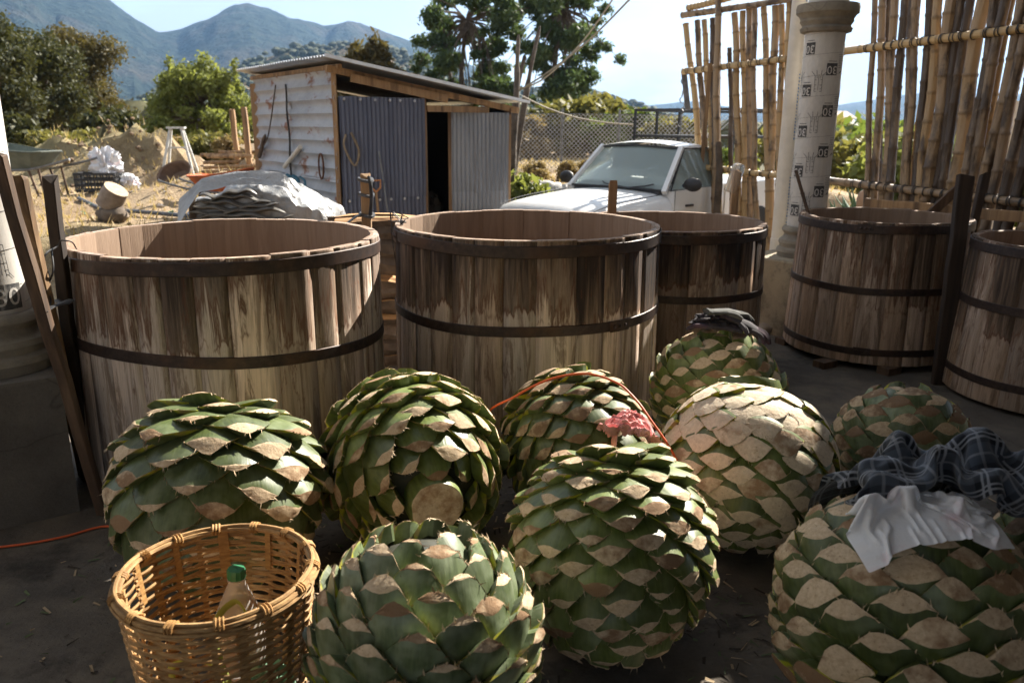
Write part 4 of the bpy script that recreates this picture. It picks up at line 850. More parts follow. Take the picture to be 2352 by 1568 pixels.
# ------------------------------------------------------------------ cord, cloths, bag, gloves
cp = [P(-60, 1262, z=.008), P(60, 1248, z=.008), P(150, 1231, z=.008), P(240, 1208, z=.008), V(-1.62, 3.10, .008), V(-1.05, 3.28, .01), V(-.55, 3.62, .01), V(-.12, 3.60, .10), P(1115, 958, Y=3.33), P(1180, 912, Y=3.22), P(1260, 872, Y=3.20), P(1345, 858, Y=3.22), P(1415, 878, Y=3.16), P(1455, 912, Y=3.08), P(1488, 955, Y=3.0), V(.66, 2.90, .42), V(.70, 2.84, .2)]
m = MB(); m.tube(catmull(cp, 9), .0050, 7); tag(m.build('extension_cord', plain('orange_cord', (.62, .10, .02), .5)), 'orange electric cord on the floor and over an agave heart', 'cord')
def settle(nx, ny, x0, x1, y0, y1, z, amp, fr, grow, rot, seed, balls, pins, steps=70, bend=.25):
    """let a sheet of cloth larger than its footprint fall and crumple over round hearts (position based)"""
    u, v = np.meshgrid(np.linspace(0, 1, nx+1), np.linspace(0, 1, ny+1)); cx, cy = (x0+x1)/2, (y0+y1)/2
    a = x0+(x1-x0)*u-cx; b = y0+(y1-y0)*v-cy; p = np.stack([cx+a*math.cos(rot)-b*math.sin(rot), cy+a*math.sin(rot)+b*math.cos(rot), np.full_like(a, z)], 2)
    rx, ry = (x1-x0)/nx, (y1-y0)/ny; nv_ = np.array([noise.noise_vector(Vector((q_[0]*fr+seed, q_[1]*fr, 1.7+seed))) for q_ in p.reshape(-1, 3)]).reshape(p.shape); p = p+nv_*np.array([amp*.5, amp*.5, amp])
    w = np.ones(p.shape[:2]); 
    for px, py, pz, pr in pins:
        k = np.hypot(p[..., 0]-px, p[..., 1]-py) < pr; w[k] = 0; p[..., 2][k] = pz+.4*(p[..., 2][k]-z)
    vel = np.zeros_like(p); dt = .018; W_ = w[..., None]
    sets = []
    for dy, dx, st in ((0, 1, 1.), (1, 0, 1.), (1, 1, .5), (1, -1, .5), (0, 2, bend), (2, 0, bend), (0, 4, bend*.5), (4, 0, bend*.5)):
        L = math.hypot(dx*rx, dy*ry)
        for par in (0, 1):
            ys = slice(0, p.shape[0]-dy); ax_ = max(0, -dx); bx_ = p.shape[1]-max(0, dx)
            iy, ix = np.meshgrid(np.arange(p.shape[0]-dy), np.arange(ax_, bx_), indexing='ij'); sel = (((ix//max(1, abs(dx)))+(0 if dx else iy//max(1, dy))) % 2) == par
            iy, ix = iy[sel], ix[sel]; sets.append((iy, ix, iy+dy, ix+dx, L, st, dy > 0 and dx == 0))
    for s_ in range(steps):
        g_ = 1+grow*min(1, s_/(steps*.55)); vel *= .975; vel[..., 2] -= 9.8*dt; old = p; p = p+vel*dt*W_
        for it in range(9):
            for iy, ix, jy, jx, L, st, vv_ in sets:
                d = p[jy, jx]-p[iy, ix]; l = np.linalg.norm(d, axis=1)+1e-9; wi, wj = w[iy, ix], w[jy, jx]; k = st*(l-L*g_)/l/(wi+wj+1e-9)*.95; d = d*k[:, None]
                p[iy, ix] += d*wi[:, None]; p[jy, jx] -= d*wj[:, None]
            for bx, by, bz, br in balls:
                d = p-np.array([bx, by, bz]); l = np.linalg.norm(d, axis=2); k = l < br
                if k.any():
                    p[k] = np.array([bx, by, bz])+d[k]/l[k][:, None]*br; p[k] = p[k]*.45+.55*(old[k]+(p[k]-old[k])*np.array([.15, .15, 1.]))
            p[..., 2] = np.maximum(p[..., 2], .015)
        vel = (p-old)/dt; sp = np.linalg.norm(vel, axis=2, keepdims=True); vel *= np.minimum(1, 1.5/(sp+1e-6))
    return p
def draped(name, d, mat, label, cat):
    ny, nx = d.shape[0]-1, d.shape[1]-1; m = MB(); m.grid(nx, ny, lambda u, v: tuple(float(x) for x in d[int(round(v*ny)), int(round(u*nx))]), uv=True); o = m.build(name, mat)
    o.data.polygons.foreach_set('use_smooth', [True]*len(o.data.polygons)); s = o.modifiers.new('smooth', 'SUBSURF'); s.levels = 1; s.render_levels = 2; return tag(o, label, cat)
BALLS = [(1.12, 2.0, .353, .40), (1.78, 2.18, .313, .36), (1.45, 2.12, .42, .25)]
draped('plaid_shirt', settle(72, 54, .97, 1.64, 1.92, 2.38, .90, .20, 5.0, .62, -.10, 9, [(x, y, z, r+.012) for x, y, z, r in BALLS], [(1.04, 2.06, .83, .03), (.99, 1.98, .80, .02), (1.20, 2.04, .88, .03), (1.28, 1.97, .84, .025), (1.33, 2.14, .88, .03), (1.47, 2.02, .84, .03), (1.52, 1.94, .76, .03), (1.55, 2.2, .77, .02), (1.15, 2.2, .82, .02)], 62), plaid_mat(), 'crumpled black and white plaid shirt on the right agave heart', 'shirt')
gm = G('thin_white_plastic'); ff = gm.nz(gm.obj, 9, 4); gm.bump(gm.nz(gm.obj, 24, 4), .6, .01); gm.b.inputs['Transmission Weight'].default_value = .15
MT['film'] = gm.out(gm.ramp(ff, [(.35, (.74, .76, .80)), (.55, (.82, .82, .84)), (.70, (.76, .62, .65))]), .35, 0, .5)
draped('plastic_bag', settle(48, 30, .89, 1.27, 1.79, 1.99, .82, .07, 11.0, .36, .12, 3, BALLS, [(1.05, 1.95, .785, .03), (.95, 1.93, .765, .02), (1.18, 1.93, .76, .02)], 50, .06), MT['film'], 'white plastic bag tucked under the plaid shirt', 'bag')
# pink rag bunched on the shoulder of the centre heart
gp = G('pink_cotton'); gp.bump(gp.nz(gp.obj, 160, 3), .4, .002); MT['pink'] = gp.out(gp.ramp(gp.nz(gp.obj, 14, 3), [(.3, (.60, .24, .23)), (.7, (.74, .37, .35))]), .9, 0, .15)
pk = settle(72, 54, .32, .55, 2.59, 2.77, .74, .10, 14.0, .8, -.5, 5, [(.335, 2.38, .36, .385), (.29, 3.34, .33, .37), (.965, 3.03, .35, .385), (.43, 2.70, .565, .095)], [], 24, .05)
for iy in range(pk.shape[0]):          # sharp gathered creases running along the rag
    for ix in range(pk.shape[1]):
        u, v = ix/72, iy/54; f1 = abs(fbm(u*3+v*1.5, v*11-u*2, .7, 2)); f2 = abs(fbm(u*5, v*20+u*4, 3.1, 2)); pk[iy, ix, 2] += .050*(.5-f1)*1.2+.016*(.5-f2)+.035*(1-u); pk[iy, ix, 1] += .02*fbm(u*4, v*9, 5)
draped('pink_cloth', pk, MT['pink'], 'crumpled pink cloth lying between the agave hearts', 'cloth')
# gloves
MT['glove'] = simple('dark_knit', (.018, .016, .018), (.055, .045, .05), 26, .95, .5, c3=(.07, .035, .05)); MT['gloveg'] = simple('grey_knit', (.05, .05, .045), (.11, .11, .10), 26, .95, .5)
def glove(label, c, rz, mat, seed, tilt=0):
    q = random.Random(seed); m = MB(); m.tube([(-.13, 0, .004), (-.09, 0, .006), (-.05, 0, .012), (0, 0, .016), (.045, 0, .012), (.06, 0, .008)], [.036, .037, .04, .048, .046, .03], 14, flat=.38)
    for k, (y, L) in enumerate(((-.036, .062), (-.013, .078), (.011, .083), (.035, .072))):
        b = q.uniform(-.012, .012); m.tube(catmull([(.03, y, .01), (.06, y+b*.3, .014), (.06+L*.5, y+b, .012), (.06+L, y+b*2, -.012)], 4), [.0125]*9+[.0115, .0105, .0095, .006], 8)
    m.tube(catmull([(-.03, -.03, .01), (0, -.06, .012), (.03, -.082, .002)], 4), [.014]*6+[.012, .011, .007], 8)
    m.lathe([(.0385, -.002), (.040, .006), (.0385, .014)], 14); k0 = len(m.v)-42; m.v[k0:] = [(-.13+z*1.2, x, .004+y*.4) for x, y, z in m.v[k0:]]
    o = m.build('work_glove', mat, None, c, (0, tilt, rz)); return tag(o, label, 'glove')
gc = PIN['d'].location; zt = .36*.95+.36*1.02
glove('dark knitted glove lying lowest on the rearmost agave heart', (gc.x-.05, gc.y-.06, zt+.012), R(160), MT['glove'], 1)
glove('grey glove lying topmost on the rearmost agave heart', (gc.x+.02, gc.y-.03, zt+.075), R(15), MT['gloveg'], 2, R(10))
glove('dark glove with fingers hanging over the rearmost agave heart', (gc.x+.09, gc.y-.10, zt+.028), R(-28), MT['glove'], 3, R(24))
o = lump_mb(.17, .11, .06, 14, .4).build('dark_cap', MT['glove'], None, (gc.x-.01, gc.y+.0, zt+.03)); tag(o, 'dark crumpled knit cap under the gloves on an agave heart', 'cap')

q = random.Random(15); m = MB()
for k in range(2200):
    t_ = PIN[q.choice('abcdefghi')].location; an = q.uniform(0, 6.283); rr = q.uniform(.30, .75); x, y = t_.x+rr*math.cos(an), t_.y+rr*math.sin(an); l = q.uniform(.008, .055); a = q.uniform(0, 6.283); w = q.uniform(.0015, .011)
    m.add([(x, y, .004), (x+l*math.cos(a), y+l*math.sin(a), .006+q.uniform(0, .006)), (x+l*math.cos(a)-w*math.sin(a), y+l*math.sin(a)+w*math.cos(a), .006), (x-w*math.sin(a), y+w*math.cos(a), .004)], [(0, 1, 2, 3)], q.randrange(3))
tag(m.build('trimming_scraps', [plain('dry_fibre', (.34, .25, .15), .9), plain('green_scrap', (.09, .12, .05), .8), plain('dark_dirt', (.04, .03, .022), .95)], smooth=False), 'fibre scraps and dirt scattered on the floor round the agave hearts', 'scraps', kind='stuff')
# ------------------------------------------------------------------ tin shed
MT['whitetin'] = sheet_mat('white_painted_tin', (.27, .285, .31), (.42, .43, .45), (.19, .075, .035), .555, .6, .1, (1, 1, 1.6), 1.6)
MT['bluetin'] = sheet_mat('blue_grey_tin', (.075, .085, .125), (.13, .14, .185), (.16, .09, .06), .72, .45, .35, (5, 5, .5), 1.4)
MT['greytin'] = sheet_mat('galvanised_tin', (.17, .18, .20), (.27, .28, .30), (.20, .12, .08), .74, .42, .5, (3, 3, .6), 1.4)
MT['zinc'] = sheet_mat('zinc_roof', (.45, .46, .47), (.62, .63, .64), (.28, .18, .11), .74, .32, .8)
MT['dark'] = plain('shed_dark', (.015, .015, .016), .9)  # near black, puts the shade of the shed interior into its walls
C0 = V(-1.93, 9.0, .42); UF = V(.82, .572, 0); UL = V(-.572, .82, 0); ZU = V(0, 0, 1)
sh = thing('tin_shed', 'corrugated tin shed with white side wall and blue grey door panels', 'shed', C0)
def sheet(name, o, ux, uy, w, h, per, amp, mat, parent, nrm, along='y', saw=False, skew=0.0, nseg=5):
    m = MB(); n = max(2, int((w if along == 'y' else h)/per)); k = n*nseg
    def fn(u, v):
        c = (u if along == 'y' else v)*n
        wv = math.cos(2*math.pi*c) if not saw else (.6*(1-2*(c % 1.0))+.55*math.cos(2*math.pi*c))*(1+.6*fbm(u*4, v*2, w))
        if saw: wv += .55*fbm(u*5+h, v*9, 3)
        a = amp*wv*(1+.15*fbm(u*3, v*3))+.010*fbm(u*2+w, v*2, h)
        return o+ux*(u*w)+uy*(v*h+skew*u)+nrm*a
    m.grid(k if along == 'y' else 6, 6 if along == 'y' else k, fn); return m.build(name, mat, parent)
def zroof(s): return 1.86-.155*s
# side wall: horizontal ribs, two sheets wide, the top cut to the roof line
for k in range(2):
    for r in range(2):
        sheet('wall_sheet', UL*(1.38*k+.0)+ZU*(-.5+1.16*r), UL, ZU, 1.37+(.05 if k == 0 else 0), 1.19, .142, .016, MT['whitetin'], sh, V(-.82, -.572, 0)*(1+.2*r)-V(0, .01*k, 0), 'x', True)
m = MB(); m.beam(UL*.03+ZU*(-.5), UL*.03+ZU*1.84, .05, .05); m.build('corner_post', MT['rawwood'], sh)
m = MB(); m.beam(UL*2.76-ZU*.5, UL*2.76+ZU*1.8, .09, .09); m.build('corner_post', MT['rawwood'], sh)
m = MB(); m.beam(UF*1.07-ZU*.5, UF*1.07+ZU*1.68, .07, .07); m.build('door_post', MT['rawwood'], sh)
m = MB(); m.beam(UF*2.26-ZU*.5, UF*2.26+ZU*1.5, .08, .08); m.build('corner_post', MT['darkwood'], sh)
m = MB(); m.beam(UF*-.1+ZU*1.86-UL*.02, UF*2.4+ZU*1.47-UL*.02, .05, .07); m.build('roof_beam', MT['rawwood'], sh)
m = MB(); m.beam(UF*.15+ZU*1.77-UL*.08, UF*1.35+ZU*1.58-UL*.08, .03, .085); m.build('roof_beam', MT['rawwood'], sh)
m = MB(); m.beam(UF*1.1+ZU*1.47-UL*.03, UF*1.95+ZU*1.47-UL*.03, .04, .07); m.build('lintel', MT['rawwood'], sh)
m = MB(); m.beam(UL*-.1+ZU*1.88+UF*.02, UL*2.9+ZU*1.88+UF*.02, .05, .05); m.build('roof_beam', MT['rawwood'], sh)
for r in range(2):
    sheet('front_sheet', UF*.0+ZU*(-.5+.98*r)-UL*(.05+.012*r), UF, ZU, 1.05, 1.0 if r == 0 else 1.10, .052, .009, MT['bluetin'], sh, -UL)
    for k in range(6): mm = MB(); mm.lathe([(.016, 0), (.016, .004), (.001, .008)], 8); oo = mm.build('nail_cap', MT['zinc'], sh, UF*(.08+.17*k+rnd.uniform(-.03, .03))+ZU*(.46 if r == 0 else 1.55)-UL*.076, (R(90), 0, math.atan2(.572, .82)))
dr = thing('d', '', ''); bpy.data.objects.remove(dr)
DV = (UF*.985-UL*.17).normalized(); DN = V(DV.y, -DV.x, 0)
dm = MB(); hinge = UF*2.24-UL*.06; dstart = hinge-DV*.78
dm.beam(dstart-ZU*.5, dstart+ZU*1.46, .05, .04); door = dm.build('door', MT['rawwood'], sh)
for r in range(2): sheet('door_sheet', dstart+DN*.03+ZU*(-.5+.98*r), DV, ZU, .76, 1.0 if r == 0 else .96, .052, .008, MT['greytin'], door, DN)
m = MB(); m.beam(hinge-ZU*.5, hinge+ZU*1.42, .05, .04); m.build('door_stile', MT['rawwood'], door)
m = MB()
def rf(u, v):
    s = -.20+2.62*u; t = -.24+3.1*v; return C0*0+UF*s+UL*t+ZU*(zroof(s)+.085+.013*math.cos(t*2*math.pi/.085)+.006*fbm(s*1.5, t*1.5))
m.grid(8, 246, rf); m.build('roof_sheet', MT['zinc'], sh)
m = MB(); m.beam(UF*-.20-UL*.245+ZU*(zroof(-.20)+.082), UF*2.42-UL*.245+ZU*(zroof(2.42)+.082), .010, .034); m.build('roof_edge', plain('roof_edge_highlight', (.70, .71, .72), .35, .3), sh)  # bright strip paints the highlight along the roof edge
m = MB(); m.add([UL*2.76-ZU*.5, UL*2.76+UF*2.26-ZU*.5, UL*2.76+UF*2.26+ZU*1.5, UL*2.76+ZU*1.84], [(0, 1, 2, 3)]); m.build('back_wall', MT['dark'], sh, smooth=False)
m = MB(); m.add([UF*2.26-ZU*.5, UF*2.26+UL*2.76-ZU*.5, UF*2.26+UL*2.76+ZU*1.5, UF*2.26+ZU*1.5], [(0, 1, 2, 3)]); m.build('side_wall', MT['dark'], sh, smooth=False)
W = lambda s, t, z: C0+UF*s+UL*t+ZU*z
for k, (s, t, z, sx, sz) in enumerate(((1.35, .8, .0, .2, .3), (1.7, 1.1, .1, .25, .35), (1.5, .6, -.1, .18, .2))):
    o = lump_mb(sx, .2, sz, k+40).build('sack', simple('sack_cloth', (.05, .045, .04), (.13, .12, .10), 10), None, W(s, t, z)); tag(o, 'dim sack on the shed floor, %s seen through the doorway' % ('left one', 'rear one', 'front one')[k], 'sack', 'sacks in the shed')
m = MB(); m.tube([W(.40, -.22, -.30), W(.38, -.12, .55)], .016, 8); shv = m.build('handle', MT['rawwood'])
t = thing('shovel', 'shovel with a D grip leaning on the blue grey tin panel', 'shovel', (0, 0, 0)); shv.parent = t
c = W(.38, -.12, .55); m = MB(); m.tube([c, c+UF*-.055+ZU*.05, c+UF*-.06+ZU*.13, c+UF*.06+ZU*.13, c+UF*.055+ZU*.05, c], .013, 6); m.build('grip', plain('orange_grip', (.40, .17, .06), .5), t)
m = MB(); m.grid(6, 6, lambda u, v: W(.40, -.24, -.30)+UF*((u-.5)*.22)+ZU*(-.28*v)+UL*(.03*math.cos((u-.5)*3))); m.build('blade', MT['metal'], t)
m = MB(); m.tube([W(.55, -.25, -.45), W(.46, -.07, 1.0)], .010, 6); tag(m.build('metal_rod', MT['metal']), 'thin grey rod leaning beside the shovel on the shed', 'rod')
OW = V(-.82, -.572, 0)
m = MB(); m.tube([W(0, 1.02, 1.02)+OW*.05, W(0, 1.62, .76)+OW*.05], .028, 8); tag(m.build('white_pipe', MT['pvc']), 'short white pipe fixed aslant on the shed side wall', 'pipe')
m = MB(); m.tube([W(0, .42, .82)+OW*.04+(UL*math.cos(a)*.07+ZU*math.sin(a)*.14) for a in np.linspace(0, 2*math.pi, 22, endpoint=False)], .012, 6, closed=True); tag(m.build('hanging_ring', simple('rust', (.05, .02, .012), (.14, .055, .025), 20)), 'rusty ring hanging on the shed side wall', 'ring')
m = MB(); m.tube(catmull([W(0, 2.5, .95)+OW*.05, W(0, 2.1, 1.15)+OW*.07, W(0, 1.75, 1.75)+OW*.05], 6), .009, 6); m.tube(catmull([W(0, 2.6, .85)+OW*.05, W(0, 2.25, 1.15)+OW*.06], 6), [.03]*6+[.01], 6); tag(m.build('broom', MT['bark']), 'old twig broom hanging on the white shed wall', 'broom')
m = MB(); m.tube(catmull([W(0, 1.42, 1.75)+OW*.04]+[W(0, 1.42+.02*math.sin(k*1.3), 1.6-.13*k)+OW*.04 for k in range(9)], 4), .012, 5); tag(m.build('dangling_rope', MT['wire']), 'dark rope dangling down the seam of the white shed wall', 'rope')
m = MB(); m.tube(catmull([W(.06, -.08, 1.18), W(.03, -.10, 1.05), W(.14, -.10, .85), W(.20, -.10, 1.0), W(.12, -.09, 1.2)], 7), .013, 6); tag(m.build('rope_coil', simple('rope', (.12, .09, .06), (.25, .19, .12), 30)), 'loop of rope hanging on the shed corner', 'rope')
t = thing('hand_truck', 'blue hand truck frame leaning against the white shed wall', 'hand truck', (0, 0, 0)); bl = plain('faded_blue_paint', (.055, .17, .25), .5)
for k, d in enumerate((1.46, 1.28, 1.06, .82)):
    m = MB(); m.tube(catmull([W(-.25, d-.12, -.10), W(-.12, d, .45), W(-.07, d+.06, .62), W(-.12, d+.10, .68)], 5), .03 if k < 3 else .016, 8, flat=.6); m.build('frame_bar', bl, t)
m = MB(); m.beam(W(-.2, .8, .25), W(-.2, 1.4, .25), .03, .06); m.build('cross_bar', bl, t)
m = MB(); m.box(W(-.35, 1.0, -.10), (.5, .35, .04), Matrix.Rotation(.6, 3, 'Z')); m.build('toe_plate', MT['rawwood'], t)
BP = [(-.30, 2.35, .30, .26, .20), (-.42, 1.95, .28, .22, .22), (-.35, 1.65, .22, .25, .18), (-.50, 1.32, .16, .24, .22), (-.45, .62, .16, .22, .24), (-.30, .42, .25, .16, .18), (-.38, 2.75, .34, .2, .16), (-.9, 2.45, .20, .22, .14)]
for k, (s, d, z, a, b) in enumerate(BP):
    o = lump_mb(a, a*.9, b, k+3, .45, 1.9).build('rubbish_bag', MT['film'] if k not in (4, 5) else glassy('pale_green_film', (.45, .55, .50), .4, .2), None, W(s, d, z-.1)); tag(o, 'crumpled %s plastic bag, %s along the shed wall' % ('pale green' if k in (4, 5) else 'white', ('fourth from the far end', 'fifth from the far end', 'sixth from the far end', 'seventh from the far end', 'second nearest the corner', 'nearest the corner', 'farthest', 'out from the far end')[k]), 'bag', 'rubbish bags by the shed')

# ------------------------------------------------------------------ white pickup truck
rb, lb = P(1516, 447, Y=9.95), P(1322, 417, Y=10.9); mid = (rb+lb)/2; gzT = mid.z-.985; lv = (rb-lb); lv.z = 0; lv.normalize(); fw = V(lv.y, -lv.x, 0)
fw = fw if fw.y < 0 else -fw
tk = thing('pickup_truck', 'white pickup truck parked behind the vats, hood towards the shed', 'truck', (mid.x, mid.y, gzT), math.atan2(fw.y, fw.x))
gpn = G('white_car_paint'); fq = gpn.nz(gpn.obj, 2.0, 5, .6); gpn.b.inputs['Coat Weight'].default_value = .35; MT['carpaint'] = gpn.out(gpn.ramp(fq, [(.35, (.66, .66, .65)), (.7, (.76, .76, .75))]), gpn.ramp(gpn.nz(gpn.obj, 5, 4), [(.3, .28), (.7, .5)]), 0, .5)
MT['trim'] = plain('black_trim', (.02, .02, .022), .55); MT['glass'] = glassy('windscreen', (.50, .60, .58), .06, .60); MT['tyre'] = plain('tyre_rubber', (.02, .02, .02), .85); MT['seat'] = plain('cab_interior', (.06, .06, .065), .8)  # pale green glass colour stands in for sky reflected in the windscreen
def sect(x, top, hw, bot=.36, crown=.05):
    h = [(0, top), (hw*.35, top-crown*.15), (hw*.66, top-crown*.55), (hw*.88, top-crown*1.3), (hw*.965, top-crown*2.6), (hw, top-.27), (hw*1.0, .62), (hw*.98, .48), (hw*.93, bot)]
    return [(x, y, z) for y, z in h[::-1]]+[(x, -y, z) for y, z in h[1:]]
def loft(secs, mat, name, par, cap=True):
    m = MB(); n = len(secs[0]); vs = [p for s in secs for p in s]; fs = [(i*n+j, i*n+j+1, (i+1)*n+j+1, (i+1)*n+j) for i in range(len(secs)-1) for j in range(n-1)]
    if cap: fs += [tuple(range(n)), tuple((len(secs)-1)*n+j for j in range(n))[::-1]]
    m.add(vs, fs); return m.build(name, mat, par)
loft([sect(1.46, .70, .74), sect(1.44, .80, .78), sect(1.36, .865, .80), sect(1.15, .905, .815), (sect(.75, .945, .83)), sect(.35, .972, .84), sect(.02, .985, .845), sect(-.06, .98, .845)], MT['carpaint'], 'hood', tk)
def side(x, z0=.985): 
    h = [(.845, z0), (.86, .80), (.855, .62), (.84, .48), (.79, .36)]; return [(x, y, z) for y, z in h[::-1]]+[(x, -y, z) for y, z in h]
loft([side(-.05), side(-.6, 1.0), side(-1.22, 1.01)], MT['carpaint'], 'cab_lower_body', tk)
loft([side(-1.27, 1.03), side(-2.2, 1.03), side(-3.25, 1.03)], MT['carpaint'], 'cargo_bed', tk)
m = MB(); WB = [(.0, -.73, .985), (.06, -.4, .995), (.08, 0, 1.0), (.06, .4, .995), (.0, .73, .985)]; WT = [(-.50, -.60, 1.475), (-.46, -.33, 1.495), (-.45, 0, 1.505), (-.46, .33, 1.495), (-.50, .60, 1.475)]
m.add(WB+WT, [(i, i+1, 6+i, 5+i) for i in range(4)]); m.build('windscreen', MT['glass'], tk)
m = MB(); m.tube(catmull([Vector(p)+V(.012, 0, .006) for p in WB], 4), .014, 6); m.tube(catmull([Vector(p)+V(.012, 0, .006) for p in WT], 4), .012, 6); m.build('windscreen_seal', MT['trim'], tk)
for s in (-1, 1):
    m = MB(); m.beam((.03, s*.755, .97), (-.50, s*.625, 1.50), .06, .055); m.build('pillar', MT['carpaint'], tk)
    m = MB(); m.beam((-1.20, s*.80, .98), (-1.22, s*.63, 1.50), .09, .05); m.build('pillar', MT['carpaint'], tk)
    m = MB(); m.add([(-.08, s*.80, .995), (-1.16, s*.805, 1.005), (-1.17, s*.645, 1.48), (-.53, s*.64, 1.48)], [(0, 1, 2, 3)]); m.build('side_window', MT['glass'], tk)
    m = MB(); m.tube([(-.04, s*.808, .99), (-1.18, s*.812, 1.005), (-1.19, s*.65, 1.485), (-.53, s*.645, 1.485)], .012, 5, closed=True); m.build('window_seal', MT['trim'], tk)
    m = MB(); m.tube(catmull([(-.24, s*.86, 1.05), (-.22, s*.93, 1.06), (-.20, s*.97, 1.06)], 3), .03, 8); o = m.build('mirror_arm', MT['trim'], tk)
    m = MB(); m.lathe([(math.sin(math.pi*i/10)*1.0+.001, -math.cos(math.pi*i/10)) for i in range(11)], 14); m.v = [(x*.055, y*.125, z*.085) for x, y, z in m.v]; m.build('mirror', MT['trim'], tk, (-.20, s*1.01, 1.07))
    m = MB(); m.tube([(.10, -s*.05+.25, 1.0), (.03, s*.32+.16, 1.035), (.0, s*.40+.18, 1.06)], .010, 5); m.build('wiper', MT['trim'], tk)
    m = MB(); m.box((1.46, s*.60, .68), (.04, .26, .15)); m.build('headlight', glassy('lamp_glass', (.7, .7, .7), .1, .5), tk)
    m = MB(); m.beam((-.06, s*.862, .995), (-.06, s*.855, .40), .006, .004); m.build('door_gap', MT['trim'], tk)
    for x in (.85, -2.25):
        m = MB(); m.lathe([(.12, -.09), (.30, -.10), (.34, -.07), (.35, 0), (.34, .07), (.30, .10), (.12, .09)], 24); o = m.build('tyre', MT['tyre'], tk, (x, s*.78, .35), (R(90), 0, 0)); m = MB(); m.lathe([(.19, -.05), (.17, .04), (.001, .06)], 16); m.build('rim', MT['metal'], o)
m = MB(); m.grid(8, 8, lambda u, v: (-.50-.74*u+.02*math.sin(v*3.14), (v-.5)*1.26, 1.50+.055*math.sin(v*math.pi)+.03*math.sin(u*math.pi)-.012*u)); m.grid(8, 1, lambda u, v: (-.50-.74*u, -.63-.02*v, 1.50+.03*math.sin(u*math.pi)-.012*u-.045*v)); m.grid(8, 1, lambda u, v: (-.50-.74*u, .63+.02*v, 1.50+.03*math.sin(u*math.pi)-.012*u-.045*v)); m.build('cab_roof', MT['carpaint'], tk)
m = MB(); m.box((-1.22, 0, 1.24), (.03, 1.28, .5)); m.build('cab_back', MT['seat'], tk)
m = MB(); m.box((-.12, 0, .93), (.30, 1.36, .12)); m.build('dashboard', MT['seat'], tk)
for s in (-.36, .36): m = MB(); m.box((-.98, s, 1.1), (.16, .48, .62)); m.box((-.98, s, 1.45), (.10, .22, .12)); m.build('seat', MT['seat'], tk)
m = MB(); m.tube([(-.42+.06*math.sin(a), .36+.17*math.cos(a), 1.03+.17*math.sin(a)*.8) for a in np.linspace(0, 6.283, 20, endpoint=False)], .014, 6, closed=True); m.build('steering_wheel', MT['trim'], tk)
m = MB(); m.box((1.49, 0, .46), (.12, 1.62, .16)); m.build('bumper', MT['metal'], tk); m = MB(); m.box((1.475, 0, .68), (.03, .86, .14)); m.build('grille', MT['trim'], tk)
for s in (-1, 1):
    m = MB(); m.tube(catmull([(1.40, s*.70, .80), (1.1, s*.735, .868), (.6, s*.748, .915), (.06, s*.755, .95)], 5), .006, 5); m.build('hood_seam', MT['trim'], tk)
    m = MB(); m.beam((-.30, s*.868, .80), (-.46, s*.868, .80), .03, .025); m.build('door_handle', MT['trim'], tk)
rk = thing('r', '', ''); bpy.data.objects.remove(rk)
m = MB(); BX = [(-1.45, -3.2), (-.80, .80), (1.62, 1.98)]
for z in BX[2]:
    for y in BX[1]: m.beam((BX[0][0], y, z), (BX[0][1], y, z), .035, .035)
    for x in BX[0]: m.beam((x, BX[1][0], z), (x, BX[1][1], z), .035, .035)
for x in (-1.45, -2.0, -2.6, -3.2):
    for y in BX[1]: m.beam((x, y, 1.0), (x, y, 1.98), .032, .032)
rkp = m.build('cargo_rack', MT['trim'], tk); tag(rkp, kind=None); m = MB()
for k in range(20): m.beam((-1.5-.085*k, -.80, 1.63), (-1.5-.085*k, .80, 1.63), .02, .01)
for k in range(9): m.beam((-1.45, -.8+.2*k, 1.62), (-3.2, -.8+.2*k, 1.62), .02, .01)
tag(m.build('rack_mesh', MT['metal'], rkp), kind='stuff')

# ------------------------------------------------------------------ yard clutter on the left
def at(px, py, Y):
    p = P(px, py, Y=Y); return V(p.x, p.y, gz(p.x, p.y))
def barrow(label, c, rz, colr, sc=1.0):
    t = thing('wheelbarrow', label, 'wheelbarrow', c, rz); t.scale = (sc, sc, sc); m = MB()
    top = [(-.62, -.10, .80), (-.50, -.28, .76), (0, -.34, .68), (.38, -.30, .66), (.46, -.2, .67), (.46, .2, .67), (.38, .30, .66), (0, .34, .68), (-.50, .28, .76), (-.62, .10, .80)]
    bot = [(x*.55+.02, y*.55, .42) for x, y, z in top]; n = len(top); inn = [(x*.96, y*.95, z-.004) for x, y, z in top]; ib = [(x, y, z+.012) for x, y, z in bot]
    m.add(top+bot+inn+ib, [(i, (i+1) % n, n+(i+1) % n, n+i) for i in range(n)]+[(2*n+i, 3*n+i, 3*n+(i+1) % n, 2*n+(i+1) % n) for i in range(n)]+[(i, 2*n+i, 2*n+(i+1) % n, (i+1) % n) for i in range(n)]+[tuple(range(n, 2*n)), tuple(range(3*n, 4*n))[::-1]]); m.build('tray', colr, t)
    m = MB(); m.tube([Vector(p) for p in top], .014, 6, closed=True); m.build('tray_rim', colr, t)
    for s in (-1, 1):
        m = MB(); m.tube(catmull([(-.78, s*.06, .22), (-.35, s*.14, .38), (.25, s*.22, .42), (.75, s*.26, .52), (.98, s*.27, .58)], 5), .018, 6); m.build('handle', MT['metal'], t)
        m = MB(); m.tube([(.22, s*.2, .42), (.36, s*.22, .02), (.46, s*.22, .02), (.40, s*.22, .46)], .016, 6); m.build('leg', MT['darkwood'], t)
    m = MB(); m.lathe([(.06, -.035), (.17, -.045), (.20, 0), (.17, .045), (.06, .035)], 18); m.build('wheel', MT['tyre'], t, (-.76, 0, .20), (R(90), 0, 0)); return t
